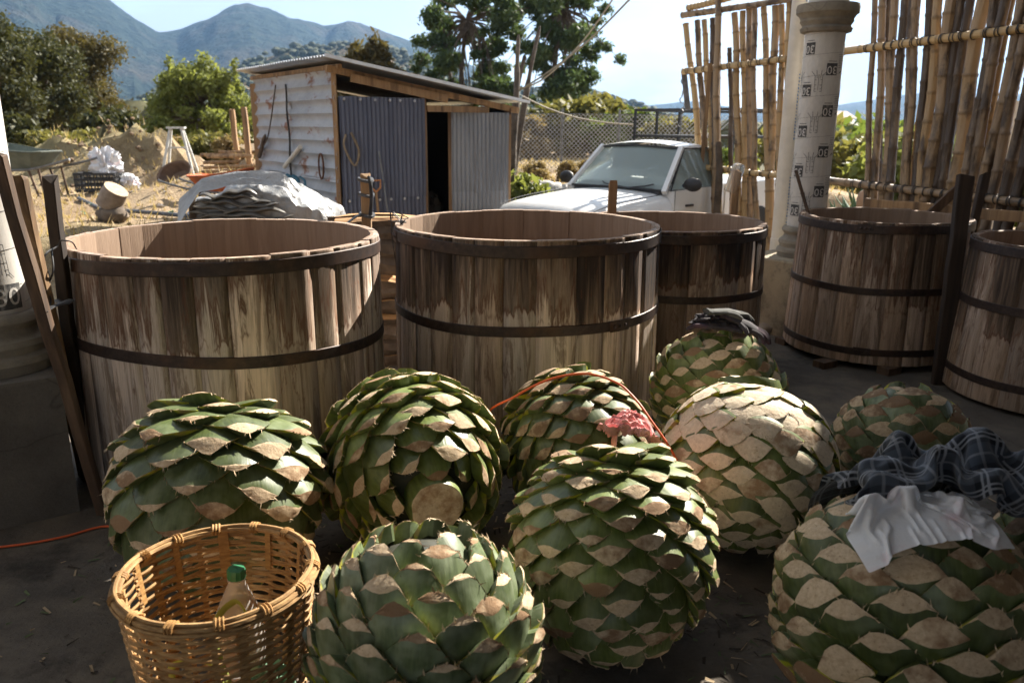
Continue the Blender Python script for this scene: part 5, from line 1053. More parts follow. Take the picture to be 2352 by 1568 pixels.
barrow('green grey wheelbarrow standing at the left edge beyond the vats', at(70, 455, 13.2), R(-12), simple('green_paint', (.06, .075, .06), (.12, .135, .11), 8), 1.12)
barrow('orange wheelbarrow behind the silver tarpaulin', at(505, 445, 10.6), R(165), simple('orange_paint', (.50, .10, .025), (.60, .15, .04), 8, c3=(.25, .08, .04)), .78)
t = thing('feed_trough', 'brown oval trough tipped on its side in the yard', 'trough', at(404, 405, 14.0)+V(0, 0, .30), R(-10)); m = MB()
m.lathe([(.001, -.22), (.20, -.2), (.30, -.08), (.34, .06), (.36, .07), (.32, .05), (.28, -.06), (.19, -.17), (.001, -.19)], 24); m.v = [(x*.95, y*.58, z*.8) for x, y, z in m.v]; m.build('bowl', simple('rusty_tin', (.09, .055, .04), (.17, .11, .08), 7), t, (0, 0, 0), (R(62), R(-14), 0))
cr = at(232, 452, 13.4); t = thing('plastic_crate', 'black plastic crate in the yard with a white bag on top', 'crate', cr, R(8))
for s in (-1, 1):
    for z in (.03, .12, .21, .30): m = MB(); m.box((0, s*.2, z), (.62, .02, .035)); m.build('slat', MT['trim'], t); m = MB(); m.box((s*.31, 0, z), (.02, .4, .035)); m.build('slat', MT['trim'], t)
    for k in range(7): m = MB(); m.box((-.3+.1*k, s*.205, .165), (.018, .018, .30)); m.build('upright', MT['trim'], t)
    for k in range(5): m = MB(); m.box((s*.315, -.16+.08*k, .165), (.018, .018, .30)); m.build('upright', MT['trim'], t)
m = MB(); m.box((0, 0, .012), (.6, .38, .02)); m.build('crate_bottom', MT['trim'], t)
o = lump_mb(.30, .24, .34, 17, .5, 1.6).build('white_bag', MT['film'], None, cr+V(.12, .05, .42)); tag(o, 'white plastic sack on the black crate in the yard', 'bag')
o = lump_mb(.22, .2, .2, 19, .4).build('pale_bag', MT['film'], None, at(295, 440, 13.6)+V(0, 0, .12)); tag(o, 'pale green and white bag right of the black crate', 'bag')
MT['endgrain'] = simple('log_end', (.30, .22, .14), (.46, .36, .25), 14, .9)
lg = at(262, 520, 10.2); t = thing('log_section', 'short sawn log tilted on a block in the yard', 'log', lg+V(.02, 0, .32)); t.rotation_euler = (R(18), R(32), R(20)); m = MB(); m.lathe([(.15, -.13), (.155, 0), (.15, .13)], 20); m.build('bark_side', simple('grey_bark', (.16, .12, .09), (.28, .22, .17), 12), t)
for s in (-1, 1): m = MB(); m.lathe([(.15, s*.13), (.001, s*.132)], 20); m.build('sawn_end', MT['endgrain'], t)
o = rock_mb(.19, .14, .13, 9).build('chopping_block', MT['bark'], None, lg+V(.0, -.02, .1)); tag(o, 'rough dark block under the tilted sawn log', 'block')
m = MB(); m.tube(catmull([at(180, 452, 12.2)+V(0, 0, .03), at(240, 470, 11.2)+V(0, 0, .03), at(300, 474, 11)+V(0, 0, .04), at(380, 483, 10.6)+V(0, 0, .05), at(445, 492, 10.2)+V(0, 0, .05)], 6), .028, 8); tag(m.build('black_hose', simple('grey_hose', (.05, .055, .065), (.12, .13, .15), 10)), 'grey black plastic pipe lying across the yard', 'pipe')
t = thing('step_ladder', 'small pale step ladder standing in the yard', 'ladder', at(415, 400, 15.5)+V(0, 0, .12), R(10))
for s in (-1, 1):
    for e in (-1, 1): m = MB(); m.beam((s*.30, e*.26, 0), (s*.10, e*.05, .95), .04, .05); m.build('leg', plain('pale_paint', (.45, .45, .43), .6), t)
m = MB(); m.box((0, 0, .96), (.32, .2, .035)); m.build('top_step', plain('pale_paint', (.45, .45, .43), .6), t)
for z in (.3, .6): m = MB(); m.box((0, -.2+z*.2, z), (.42-z*.2, .05, .03)); m.build('step', plain('pale_paint', (.45, .45, .43), .6), t)
for k, (px, v0, v1, Y, w) in enumerate(((533, 252, 400, 13.2, 'left'), (560, 248, 398, 12.6, 'right'))):
    p = P(px, v0, Y=Y); stake('fence_post', 'weathered post left of the shed, the %s one of two' % w, (p.x+.03, p.y, gz(p.x, p.y)-.1), p, .075, .07, MT['rawwood'], 50+k, 'post')
m = MB(); p = P(572, 337, Y=14.2); m.add([p+V(-.22, 0, .02), p+V(.3, 0, .08), p+V(.3, .2, -.07), p+V(-.1, .2, -.07)], [(0, 1, 2, 3)]); m.beam(p+V(.1, .1, -.9), p+V(.1, .1, -.02), .05, .05); tag(m.build('white_sheet', MT['film'], smooth=False), 'small white sheet on a stick left of the shed', 'sheet')
q = random.Random(77)
for k in range(7):
    a = at(545+q.uniform(-30, 50), 395, 12.6+q.uniform(-.5, .6))+V(0, 0, .05+.03*k); m = MB(); an = q.uniform(-.5, .5); m.tube([a+V(-.4*math.cos(an), -.4*math.sin(an), 0), a+V(.4*math.cos(an), .4*math.sin(an), .05*q.random())], .03, 6)
    tag(m.build('stick', MT['rawwood']), 'loose stick in the wood pile left of the shed, %s from the bottom' % ('first', 'second', 'third', 'fourth', 'fifth', 'sixth', 'seventh')[k], 'stick', 'sticks by the shed')
m = MB(); q = random.Random(5)
for k in range(70):
    px, Y = q.uniform(180, 640), q.uniform(10.5, 15); c = at(px, 430, Y); r = q.uniform(.03, .10)
    for j in range(2): m.add([c+V(q.uniform(-r, r), q.uniform(-r, r), q.uniform(.0, r)) for _ in range(4)], [(0, 1, 2, 3)], q.randrange(4))
o = m.build('litter', [MT['film'], plain('green_litter', (.25, .45, .32), .5), plain('yellow_litter', (.55, .50, .12), .5), plain('grey_litter', (.25, .25, .26), .5)], smooth=False); tag(o, 'scattered scraps of litter on the yard', 'litter', kind='stuff')
m = MB(); q = random.Random(8)
for k in range(560):
    if k < 400: x, y = -9+q.gauss(0, 1.9), 17+q.gauss(0, 1.2)
    else: x, y = q.uniform(-9, -1.5), q.uniform(8.5, 16)
    r = q.uniform(.015, .065)*(1.0 if k < 400 else .6); b = len(m.v); z = gz(x, y); s = q.random()*9
    for j in range(3):
        for t in range(6):
            a = (t+.5*j)*1.047; c = (.75, 1.0, .45)[j]*r*q.uniform(.75, 1.2); vs_ = (x+c*math.cos(a), y+c*math.sin(a), z+(-.3, .35, .85)[j]*r*q.uniform(.7, 1.1)); m.v.append(vs_)
    m.f += [(b+j*6+t, b+j*6+(t+1) % 6, b+(j+1)*6+(t+1) % 6, b+(j+1)*6+t) for j in range(2) for t in range(6)]+[tuple(b+12+t for t in range(6))]; m.m += [0]*13
tag(m.build('clods', simple('soil_clod', (.10, .065, .04), (.26, .18, .11), 6, .95), smooth=False), 'clods of dug earth on the mound and yard', 'clods', kind='stuff')
STN = ['far left', 'second from the left', 'third from the left', 'fourth from the left', 'fifth from the left', 'sixth from the left', 'last on the right']
for k in range(7):
    px = 1205+22*k; p = at(px, 430, 12.6+.05*k); o = rock_mb(.16+.03*(k % 3), .13, .12, 60+k).build('stone', simple('pale_stone', (.28, .27, .25), (.44, .42, .39), 8), None, p+V(0, 0, .05)); tag(o, 'pale stone in the row behind the truck hood, ' + STN[k], 'stone', 'stones behind the truck')
# ------------------------------------------------------------------ vegetation
LF = {}
LF['dark'] = leafmat('foliage_dark', (.022, .030, .012), (.070, .070, .026), .25); LF['brown'] = leafmat('foliage_brown', (.035, .034, .014), (.12, .095, .034), .3)
LF['bright'] = leafmat('foliage_bright', (.095, .115, .032), (.22, .24, .075), .42); LF['euc'] = leafmat('foliage_eucalyptus', (.028, .050, .022), (.090, .130, .055), .3)
LF['olive'] = leafmat('foliage_olive', (.07, .075, .025), (.20, .18, .06), .35); LF['dry'] = leafmat('foliage_dry', (.13, .095, .05), (.27, .20, .10), .3); LF['green'] = leafmat('foliage_green', (.05, .085, .02), (.13, .17, .04), .38)
LF['plant'] = leafmat('agave_plant_leaf', (.05, .10, .05), (.11, .18, .10), .15)
def foliage_mesh(clumps, n, size, seed, mat, asp=2.0, droop=0.0):
    rg = np.random.default_rng(seed); c = np.array([k[:3] for k in clumps], float); rr = np.array([(k[3], k[3], k[4] if len(k) > 4 else k[3]) for k in clumps], float); vol = rr.prod(1)**.8; ix = rg.choice(len(clumps), n, p=vol/vol.sum())
    d = rg.normal(size=(n, 3)); d /= np.linalg.norm(d, axis=1)[:, None]; pos = c[ix]+d*rr[ix]*(rg.random(n)**.45)[:, None]*(1+.18*rg.normal(size=n))[:, None]
    a = rg.normal(size=(n, 3)); a[:, 2] -= droop; a /= np.linalg.norm(a, axis=1)[:, None]; b = np.cross(a, rg.normal(size=(n, 3))); b /= np.linalg.norm(b, axis=1)[:, None]
    s = size*(.6+.8*rg.random(n))[:, None]; vs = np.stack([pos-a*s*asp*.5, pos+b*s*.5, pos+a*s*asp*.5, pos-b*s*.5], 1).reshape(-1, 3)
    me = bpy.data.meshes.new('crown'); me.vertices.add(4*n); me.vertices.foreach_set('co', vs.astype(np.float32).ravel()); me.loops.add(4*n); me.loops.foreach_set('vertex_index', np.arange(4*n, dtype=np.int32)); me.polygons.add(n); me.polygons.foreach_set('loop_start', np.arange(0, 4*n, 4, dtype=np.int32)); me.update(calc_edges=True); me.validate(); me.materials.append(mat); return me
def limbs(mb, base, clumps, r, seed, bend=.4, n=6):
    q = random.Random(seed); base = Vector(base)
    for k in clumps:
        e = Vector(k[:3]); mid1 = base.lerp(e, .35)+V(q.uniform(-bend, bend), q.uniform(-bend, bend), bend*.6); pts = catmull([base, mid1, base.lerp(e, .7)+V(q.uniform(-bend, bend)*.5, 0, bend*.4), e], 4); nn = len(pts)
        mb.tube(pts, [r*(1-.85*i/(nn-1)) for i in range(nn)], n)
def tree(name, label, base, H, trunk, clumps, n, size, mat, tr, seed, group=None, asp=2.0, droop=0.0, bark='bark'):
    t = thing(name, label, 'tree', base, 0, group); m = MB()
    for pts, r0, r1 in trunk:
        p = catmull(pts, 5); k = len(p); m.tube(p, [r0+(r1-r0)*i/(k-1) for i in range(k)], 8)
    limbs(m, trunk[0][0][-1], clumps, tr, seed); m.build('trunk', MT[bark], t); ob('crown', foliage_mesh(clumps, n, size, seed, mat, asp, droop), t); return t
def rclumps(q, n, cx, cy, z0, z1, wid, rmin, rmax, prof=lambda f: math.sin(math.pi*(.12+.8*f))):
    out = []
    for i in range(n):
        f = (i+.5)/n; w = wid*prof(f); a = q.random()*6.283; d = math.sqrt(q.random())*w; r = q.uniform(rmin, rmax); out.append((cx+d*math.cos(a), cy+d*math.sin(a)*.8, z0+(z1-z0)*f, r, r*.75))
    return out
def base_at(px, Y):
    p = P(px, 300, Y=Y); return V(p.x, p.y, gz(p.x, p.y))
def hz(px, py, Y): return P(px, py, Y=Y).z
q = random.Random(3)
# two dark trees at left
TREES = [(55, 34, 72, 330, 2.4, 26, 'dark', 'tall dark tree at the left edge behind the wheelbarrow'), (185, 38, 64, 330, 2.3, 26, 'brown', 'tall brownish tree second from the left edge'), (-60, 30, 40, 340, 2.5, 18, 'dark', 'dark tree mostly cut off by the left edge')]
for px, Y, vt, vb, wid, nc, mt, lab in TREES:
    b = base_at(px, Y); H = hz(px, vt, Y)-b.z; cl = rclumps(q, nc, 0, 0, H*.25, H*.93, wid, .55, 1.15, lambda f: .55+.5*math.sin(math.pi*(f*.85+.1)))
    tree('broadleaf_tree', lab, b, H, [([(0.4, 0, -.2), (.3, .1, H*.18), (.1, 0, H*.34)], .20, .14), ([(-.5, .3, -.2), (-.35, .2, H*.2), (-.2, 0, H*.4)], .14, .09)], cl, 26000, .085, LF[mt], .08, int(px+90), 'dark trees on the left')
for px, Y, vt, wid, lab in ((250, 30, 255, 1.1, 'low dark tree at the right foot of the brownish tree'), (15, 26, 265, 1.3, 'dark bush at the left edge under the tall trees')):
    b = base_at(px, Y); H = hz(px, vt, Y)-b.z; tree('small_tree', lab, b, H, [([(0, 0, -.1), (0, 0, H*.3)], .07, .05)], rclumps(q, 10, 0, 0, H*.3, H*.85, wid, .4, .7), 4500, .11, LF['dark'], .04, int(px))
# bright green tree
b = base_at(462, 27); H = hz(462, 150, 27)-b.z; cl = rclumps(q, 46, 0, 0, H*.22, H*.90, 1.9, .22, .5, lambda f: 1.05-.55*f)+[(q.uniform(-1.5, 1.5), q.uniform(-.8, .8), H*q.uniform(.7, 1.0), .14, .42) for _ in range(12)]+[(.3, 0, H*.97, .35, .5), (-.35, 0, H*.92, .3, .4), (.75, 0, H*.80, .4), (-1.2, 0, H*.55, .5), (1.5, 0, H*.5, .5)]
tree('mesquite_tree', 'bright green feathery tree left of the shed', b, H, [([(0, 0, -.1), (.1, 0, H*.22), (0, 0, H*.36)], .13, .1), ([(.2, 0, -.1), (.5, 0, H*.3)], .08, .06)], cl, 22000, .07, LF['bright'], .05, 8)
# conifer behind the shed
b = base_at(850, 40); H = hz(850, 105, 40)-b.z; cl = [(dx, 0, H*f, .45, .8) for dx, f in ((-.9, .72), (-.5, .86), (0, .8), (.35, .95), (.8, .82), (.6, .70), (-.2, .66), (1.3, .62), (-1.3, .58))]; cl += rclumps(q, 8, 0, 0, H*.35, H*.6, 1.7, .5, .8)
tree('casuarina_tree', 'brownish upright tree showing above the shed roof', b, H, [([(0, 0, -.1), (0, 0, H*.4)], .15, .1)], cl, 7000, .13, LF['brown'], .05, 12, asp=3)
# eucalyptus pair
for px, Y, vt, wid, lab, sd in ((1065, 44, -25, 2.3, 'tall eucalyptus behind the shed, the left of two', 4), (1275, 42, -60, 2.5, 'taller eucalyptus right of the shed, the right of two', 9)):
    b = base_at(px, Y); H = hz(px, vt, Y)-b.z; qq = random.Random(sd); cl = rclumps(qq, 66, .1, 0, H*.24, H*.98, wid*1.15, .30, .70, lambda f: .72+.40*math.sin(math.pi*(f*.8+.05)))
    tree('eucalyptus_tree', lab, b, H, [([(0, 0, -.2), (.15, 0, H*.2), (-.1, 0, H*.45), (.2, 0, H*.8)], .26, .07), ([(.1, 0, H*.2), (.9, 0, H*.42), (1.1, 0, H*.7)], .14, .05), ([(0, 0, H*.25), (-.8, 0, H*.5), (-1.0, 0, H*.75)], .13, .05)], cl, 22000, .10, LF['euc'], .06, sd, 'eucalyptus trees', asp=2.6, droop=.9)
# shrubs
def shrub_proto(seed, mat, n=2600, size=.075, wide=1.0, tall=1.0):
    qq = random.Random(seed); cl = rclumps(qq, 9, 0, 0, .25*tall, .85*tall, .55*wide, .22, .38); m = MB(); limbs(m, (0, 0, -.05), cl, .025, seed, .1, 5); return foliage_mesh(cl, n, size, seed, mat, 2.2), m.mesh('stems', MT['bark'])
SP = {k: [shrub_proto(s+j*7, LF[k]) for j in range(2)] for s, k in enumerate(('olive', 'dry', 'green', 'bright', 'dark'))}
def shrub(label, px, Y, vt, kind, w=1.0, group='shrubs in the field'):
    b = base_at(px, Y); H = max(.4, hz(px, vt, Y)-b.z); t = thing('shrub', label, 'shrub', b+V(0, 0, -.05), q.random()*6, group); cm, sm = q.choice(SP[kind]); s = (H*w, H*w, H)
    ob('crown', cm, t, scale=s); ob('stem', sm, t, scale=s)
SH = [(105, 24, 295, 'olive', 1.0, 'pale olive shrub before the dark trunks at left'), (150, 22, 300, 'olive', 1.0, 'olive shrub right of the dark trunks'), (200, 23, 292, 'olive', 1.1, 'wide olive shrub above the earth mound'), (255, 24, 310, 'green', 1.0, 'green shrub right of the earth mound crest'), (290, 26, 318, 'olive', 1.0, 'olive shrub left of the bright green tree'), (325, 22, 325, 'dry', 1.0, 'dry shrub behind the tipped trough'), (360, 24, 312, 'olive', 1.1, 'olive shrub at the left foot of the bright tree'), (400, 20, 330, 'dry', 1.0, 'dry shrub behind the step ladder'), (435, 21, 310, 'dry', 1.2, 'tall dry shrub under the bright green tree'), (480, 20, 300, 'olive', 1.1, 'yellowish shrub under the bright green tree'), (515, 19, 310, 'dry', 1.1, 'dry shrub behind the two weathered posts'), (550, 20, 300, 'olive', 1.0, 'olive shrub left of the shed corner'), (30, 20, 330, 'dark', 1.0, 'low dark shrub at the left edge by the wheelbarrow'), (75, 19, 350, 'green', 1.0, 'low green shrub left of the earth mound'),
      (1215, 24, 260, 'dry', 1.2, 'reddish dry shrub behind the chain link fence, leftmost'), (1250, 26, 245, 'dark', 1.3, 'dark shrub behind the chain link fence'), (1290, 27, 238, 'green', 1.2, 'green shrub behind the chain link fence middle'), (1330, 25, 225, 'olive', 1.1, 'tall olive shrub above the truck windscreen'), (1365, 26, 215, 'olive', 1.0, 'tallest yellowish shrub behind the truck cab'), (1400, 25, 232, 'olive', 1.1, 'olive shrub left of the cargo rack'), (1440, 24, 250, 'green', 1.2, 'green shrub behind the cargo rack end'), (1490, 24, 268, 'green', 1.2, 'green shrub behind the cargo rack middle'), (1545, 23, 265, 'olive', 1.2, 'olive shrub behind the cargo rack right end'), (1235, 15.5, 395, 'dry', 1.2, 'low dry grass clump behind the stones'), (1300, 15.2, 385, 'dry', 1.1, 'low reddish dry clump behind the truck hood'), (1345, 15.6, 370, 'dry', 1.1, 'dry clump left of the windscreen'), (1205, 12.0, 400, 'bright', .8, 'small bright leafy plant at the shed corner'),
      (1640, 16, 330, 'green', 1.0, 'green shrub seen through the left bamboo panel'), (1720, 17, 350, 'bright', 1.0, 'bright shrub seen through the left bamboo panel by the pipe'), (1930, 26, 300, 'olive', 1.2, 'olive shrub right of the printed column'), (1975, 22, 300, 'green', 1.1, 'green shrub left of the right bamboo fence'), (2010, 18, 310, 'olive', 1.1, 'olive shrub through the first right canes'), (2060, 17, 330, 'olive', 1.2, 'olive shrub through the right canes by the parked cars'), (2120, 16, 300, 'bright', 1.2, 'bright shrub through the right canes middle'), (2180, 15, 330, 'bright', 1.2, 'bright shrub below the red panel'), (2250, 14, 320, 'green', 1.2, 'green shrub through the last right canes'), (2320, 13, 330, 'green', 1.2, 'green shrub at the right picture edge'), (1900, 32, 270, 'olive', 1.3, 'far olive tree crown by the brown hut'), (1960, 30, 275, 'green', 1.2, 'far green shrub in front of the brown hut'), (2080, 24, 290, 'green', 1.1, 'far green shrub through the right canes')]
for px, Y, vt, kd, w, lab in SH: shrub(lab, px, Y, vt, kd, w)
# scrub on the near hillside and far field, too far to count
rg = np.random.default_rng(4); vs = []; fs = []; dp = bpy.context.evaluated_depsgraph_get(); hill = bpy.data.objects['hillside']; hm = np.empty(len(hill.data.vertices)*3, dtype=np.float32); hill.data.vertices.foreach_get('co', hm); hm = hm.reshape(-1, 3)
ico = [(math.cos(a)*c, math.sin(a)*c, z) for z, c, o in ((-.5, .8, 0), (.3, 1, .5), (.95, .4, 0)) for a in [(k+o)*2*math.pi/6 for k in range(6)]]
ifc = [(r*6+k, r*6+(k+1) % 6, (r+1)*6+(k+1) % 6, (r+1)*6+k) for r in range(2) for k in range(6)]+[tuple(range(12, 18))]
m = MB()
for k in range(3600):
    p = hm[rg.integers(len(hm))]+rg.normal(size=3)*(5, 5, 0); s = rg.uniform(1.6, 4.2); m.add([(p[0]+x*s*(.8+.5*rg.random()), p[1]+y*s*(.8+.5*rg.random()), p[2]+z*s*.8+.5) for x, y, z in ico], ifc)
o = m.build('hill_scrub', simple('far_scrub', (.022, .032, .016), (.055, .062, .030), 3, .95, 0), smooth=True); tag(o, 'scattered scrub trees on the near hillside', 'scrub', kind='stuff')
m = MB()
for k in range(700):
    px = rg.uniform(-100, 2500); Y = rg.uniform(45, 220); p = P(px, 300, Y=Y); s = rg.uniform(.8, 2.2); z0 = gz(p.x, p.y) if p.y < 105 and abs(p.x) < 85 else .5
    m.add([(p.x+x*s*(.8+.6*rg.random()), p.y+y*s, z0+(z+.4)*s*.8) for x, y, z in ico], ifc)
tag(m.build('field_scrub', simple('mid_scrub', (.04, .045, .018), (.11, .10, .04), 2, .95, 0)), 'far field scrub reading as one mass', 'scrub', kind='stuff')
# dry grass
n = 26000; x = rg.uniform(-14, 8, n); y = rg.uniform(7.5, 24, n); keep = np.array([dline(a, b) > 1.6 and gz(a, b) > .15 and fbm(a*.7, b*.7, 2) > -.12+.5*(rg.random()-.5) and not (-4 < a < .2 and 8.6 < b < 12.2) for a, b in zip(x, y)]); x, y = x[keep], y[keep]; n = len(x)
z = np.array([gz(a, b) for a, b in zip(x, y)]); h = rg.uniform(.04, .16, n); an = rg.uniform(0, 6.28, n); w = .012; vv = np.zeros((n, 3, 3)); vv[:, 0] = np.stack([x-w*np.cos(an), y-w*np.sin(an), z-.01], 1); vv[:, 1] = np.stack([x+w*np.cos(an), y+w*np.sin(an), z-.01], 1); vv[:, 2] = np.stack([x+rg.normal(0, .05, n), y+rg.normal(0, .05, n), z+h], 1)
me = bpy.data.meshes.new('dry_grass'); me.vertices.add(3*n); me.vertices.foreach_set('co', vv.astype(np.float32).ravel()); me.loops.add(3*n); me.loops.foreach_set('vertex_index', np.arange(3*n, dtype=np.int32)); me.polygons.add(n); me.polygons.foreach_set('loop_start', np.arange(0, 3*n, 3, dtype=np.int32)); me.update(calc_edges=True); me.validate(); me.materials.append(leafmat('straw', (.26, .18, .085), (.50, .38, .20), .3))
tag(ob('dry_grass', me), 'short dry straw grass over the yard', 'grass', kind='stuff')
# ------------------------------------------------------------------ poles, cables, chain link fence
m = MB(); b = at(1166, 436, 12.3); m.tube(catmull([b-V(0, 0, .2), P(1178, 330, Y=12.3), P(1186, 220, Y=12.3), P(1188, 150, Y=12.35), P(1191, 80, Y=12.4)], 6), [.075]*6+[.06]*6+[.045]*6+[.03]*6+[.015], 8); m.tube(catmull([P(1180, 300, Y=12.35), P(1190, 200, Y=12.4), P(1205, 130, Y=12.5)], 5), .03, 6)
tag(m.build('crooked_pole', MT['bark']), 'crooked wooden pole at the right end of the shed', 'pole')
m = MB(); m.tube(catmull([at(1158, 436, 12.7)-V(0, 0, .2), P(1190, 330, Y=12.7), P(1215, 180, Y=12.8), P(1240, 60, Y=13.0)], 6), [.06]*6+[.05]*6+[.03]*6+[.015], 8); tag(m.build('leaning_pole', MT['bark']), 'thin dark pole leaning right behind the crooked pole', 'pole')
CBL = simple('pale_cable', (.20, .17, .12), (.32, .27, .19), 20)
for lab, pts in (('upper cable rising right from the crooked pole', [P(1186, 212, Y=12.3), P(1260, 165, Y=12), P(1350, 95, Y=11.5), P(1450, -5, Y=10.5), P(1500, -60, Y=10)]), ('lower cable rising right from the crooked pole', [P(1186, 208, Y=12.35), P(1250, 180, Y=12.1), P(1330, 105, Y=12), P(1400, 10, Y=11.7), P(1440, -60, Y=11.5)]), ('slack cable sagging from the crooked pole to the truck rack', [P(1200, 222, Y=12.3), P(1260, 250, Y=12.3), P(1330, 272, Y=12.3), P(1400, 283, Y=12.2), P(1456, 287, Y=12.1)])):
    m = MB(); m.tube(catmull(pts, 7), .013, 5); tag(m.build('cable', CBL), lab, 'cable')
t = thing('chain_link_fence', 'chain link fence behind the truck and stones', 'fence'); m = MB(); Yf = 19.0; xa, xb = P(1150, 330, Y=Yf).x, P(1560, 330, Y=Yf).x; zt, zb = hz(1300, 262, Yf), hz(1300, 396, Yf); st = .10
k = 0; xx = xa-(zt-zb)
while xx < xb:
    for sgn in (1, -1):
        p0 = V(xx if sgn > 0 else xx+(zt-zb), Yf, zb); p1 = V(xx+(zt-zb) if sgn > 0 else xx, Yf+.01*sgn, zt)
        m.beam(p0, p1, .011, .011)
    xx += st
tag(m.build('wire_mesh', MT['zinc'], t), kind='stuff')
for px in (1172, 1290, 1420, 1560):
    p = P(px, 330, Y=Yf); m = MB(); m.tube([(p.x, Yf, zb-.5), (p.x, Yf, zt+.12)], .03, 8); m.build('post', MT['metal'], t)
m = MB(); m.tube([(xa, Yf, zt), (xb, Yf, zt)], .012, 6); m.build('top_wire', MT['metal'], t)
# white gazebo
b = base_at(1178, 27); t = thing('gazebo', 'small white canopy seen past the right end of the shed', 'canopy', b); zt = hz(1178, 318, 27)-b.z; wt = plain('white_paint', (.62, .60, .57), .6)
for sx in (-.55, .55):
    for sy in (-.5, .5): m = MB(); m.tube([(sx, sy, -.2), (sx, sy, zt)], .035, 6); m.build('leg', wt, t)
m = MB(); m.lathe([(.95, zt-.02), (.85, zt+.05), (.2, zt+.30), (.001, zt+.34)], 4, a0=math.pi/4, a1=math.pi/4+2*math.pi); m.build('canopy_roof', wt, t, smooth=False)
for z in (.4, .85): m = MB(); m.beam((-.55, -.5, z), (.55, -.5, z), .05, .05); m.build('rail', wt, t)
# ------------------------------------------------------------------ beyond the right bamboo
def far_car(label, px, Y, rz, paint, cat='car'):
    p = P(px, 400, Y=Y); z = gz(p.x, p.y); t = thing('parked_car', label, cat, (p.x, p.y, z), rz, 'cars parked beyond the fence')
    pr = [(-2.1, .35), (-2.1, .75), (-1.95, .92), (-1.3, .98), (-.75, 1.42), (.55, 1.45), (1.15, 1.0), (1.95, .85), (2.1, .7), (2.1, .35)]; m = MB(); n = len(pr); vs = [(x, s*(.82 if zz < 1.1 else .66), zz) for s in (-1, 1) for x, zz in pr]; m.add(vs, [(i, (i+1) % n, n+(i+1) % n, n+i) for i in range(n)]+[tuple(range(n))[::-1], tuple(range(n, 2*n))]); m.build('body', paint, t, smooth=False)
    for s in (-1, 1): m = MB(); m.add([(-1.15, s*.785, 1.0), (.95, s*.785, 1.0), (.48, s*.69, 1.38), (-.68, s*.69, 1.38)], [(0, 1, 2, 3)]); m.build('side_window', MT['trim'], t)
    m = MB(); m.add([(1.13, -.74, 1.03), (1.13, .74, 1.03), (.60, .62, 1.42), (.60, -.62, 1.42)], [(0, 1, 2, 3)]); m.build('windscreen', MT['trim'], t, (.02, 0, .01))
    for s in (-1, 1):
        for x in (-1.3, 1.3): m = MB(); m.lathe([(.1, -.09), (.3, -.09), (.32, 0), (.3, .09), (.1, .09)], 14); m.build('wheel', MT['tyre'], t, (x, s*.76, .32), (R(90), 0, 0))
far_car('white car parked beyond the fence right of the column', 1955, 30, R(20), MT['carpaint']); far_car('dark car parked beyond the fence behind the first canes', 2040, 27, R(15), plain('dark_car_paint', (.04, .05, .07), .25)); far_car('pale car parked beyond the fence farther right', 2170, 25, R(10), plain('silver_car_paint', (.40, .41, .42), .3))
p = P(1922, 262, Y=48); t = thing('brown_hut', 'small brown hut on the rise right of the printed column', 'hut', (p.x, p.y, p.z-1.6)); t.scale = (.55, .55, .55); m = MB(); m.box((0, 0, 1.2), (2.6, 2.4, 2.6)); m.build('hut_wall', simple('brown_wall', (.10, .06, .04), (.17, .11, .075), 3), t, smooth=False); m = MB(); m.add([(-1.7, -1.5, 2.45), (1.7, -1.5, 2.45), (1.7, 1.5, 2.45), (-1.7, 1.5, 2.45), (-1.0, 0, 3.2), (1.0, 0, 3.2)], [(0, 1, 5, 4), (2, 3, 4, 5), (1, 2, 5), (3, 0, 4)]); m.build('hut_roof', simple('tile_roof', (.16, .07, .04), (.26, .13, .08), 3), t, smooth=False); m = MB(); m.box((.2, -1.22, .9), (.8, .05, 1.7)); m.build('door', MT['dark'], t)
a = P(2198, 262, Y=12.2); m = MB(); m.box((0, 0, 0), (.62, .03, .42)); tag(m.build('red_sign', plain('red_paint', (.42, .05, .04), .5), None, a, (0, R(3), 0)), 'red painted panel beyond the right bamboo canes', 'panel')
a2 = P(2270, 330, Y=11.6); t = thing('white_box_panel', 'tall pale panel with a round red mark beyond the bamboo', 'panel', (a2.x+.15, a2.y, 0)); m = MB(); m.box((0, 0, 1.05), (.5, .04, 2.1)); m.build('board', plain('cream_board', (.50, .44, .36), .6), t); m = MB(); m.lathe([(.075, 0), (.05, 0)], 20); m.lathe([(.02, .001), (.001, .001)], 12); m.build('printed_mark', plain('red_print', (.45, .06, .05), .6), t, (-.14, -.026, 1.40), (R(90), 0, 0))
m = MB()
for x, y, z in text_mb('FUME', .06)[0]: pass
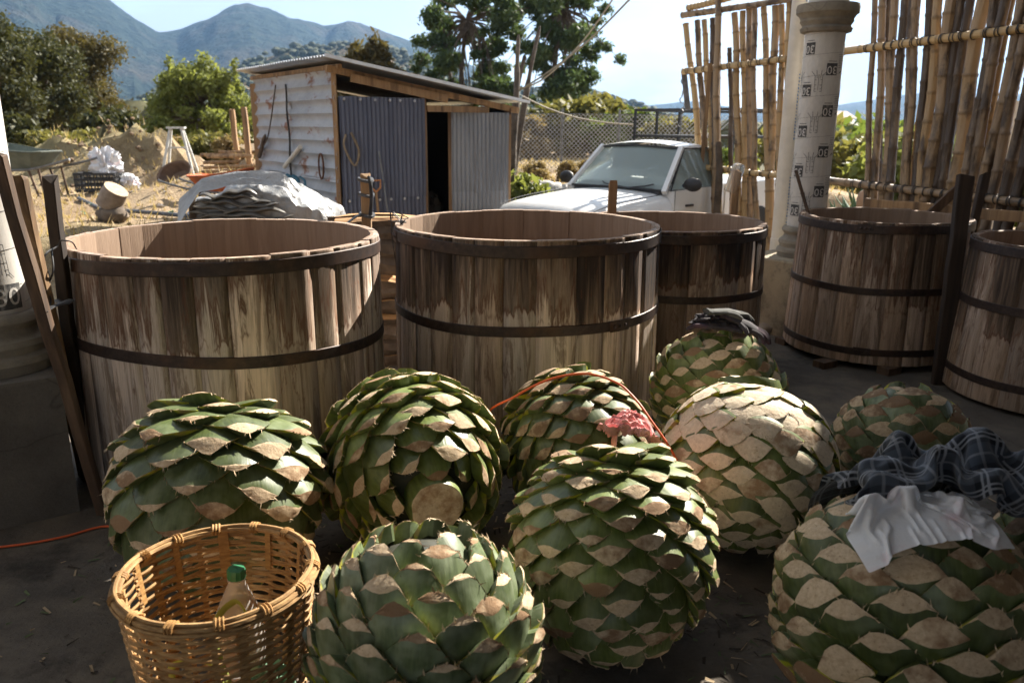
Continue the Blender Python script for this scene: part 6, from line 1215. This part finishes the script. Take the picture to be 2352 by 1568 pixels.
for k, (px, Y, s) in enumerate(((1945, 9.6, .55), (2030, 9.3, .5), (1985, 10.4, .6))):
    p = P(px, 470, Y=Y); t = thing('agave_plant', 'spiky green agave plant beyond the vat rim, ' + ('leftmost', 'right of the clay pot', 'farthest back')[k], 'agave plant', (p.x, p.y, gz(p.x, p.y)+.55), 0, 'agave plants beyond the fence')
    for j in range(22):
        a = j*2.4; el = R(25+60*(j/22)); m = MB(); d = V(math.cos(a)*math.cos(el), math.sin(a)*math.cos(el), math.sin(el)); L = s*(1.1-.2*j/22)
        m.tube([d*.04, d*L*.4, d*L*.8+V(0, 0, -.02), d*L], [.03, .04, .024, .002], 6, flat=.35); m.build('leaf', LF['plant'], t)
    m = MB(); m.lathe([(.001, -.7), (.24, -.7), (.26, -.02), (.24, 0), (.001, -.02)], 16); m.build('soil_mound', MT['ground'], t)
p = P(1998, 462, Y=8.9); m = MB(); m.lathe([(.001, 0), (.10, .0), (.135, .12), (.14, .2), (.12, .27), (.08, .30), (.085, .32), (.06, .31), (.05, .2)], 20); tag(m.build('clay_pot', simple('clay', (.33, .20, .12), (.45, .30, .19), 6), None, (p.x, p.y, p.z-.18)), 'round clay pot behind the vat with the knot hole', 'pot')
m = MB(); m.box((0, 0, 0), (.5, .5, p.z-.18+.3)); tag(m.build('pot_stand', MT['conc'], None, (p.x, p.y, (p.z-.18-.3)/2)), 'concrete block carrying the clay pot', 'block')
# ------------------------------------------------------------------ air
m = MB(); m.box((0, 1500, 330), (9000, 7600, 700)); hzo = m.mesh('haze', []); o = ob('haze', hzo); tag(o, kind='stuff'); o.location = (0, 0, -0)
hm_ = bpy.data.materials.new('haze'); hm_.use_nodes = True; nt = hm_.node_tree; nt.nodes.clear(); ou = nt.nodes.new('ShaderNodeOutputMaterial'); pv = nt.nodes.new('ShaderNodeVolumePrincipled'); pv.inputs['Color'].default_value = (.32, .58, 1.0, 1); pv.inputs['Density'].default_value = .0001; pv.inputs['Anisotropy'].default_value = .35; nt.links.new(pv.outputs[0], ou.inputs['Volume']); hzo.materials.append(hm_)
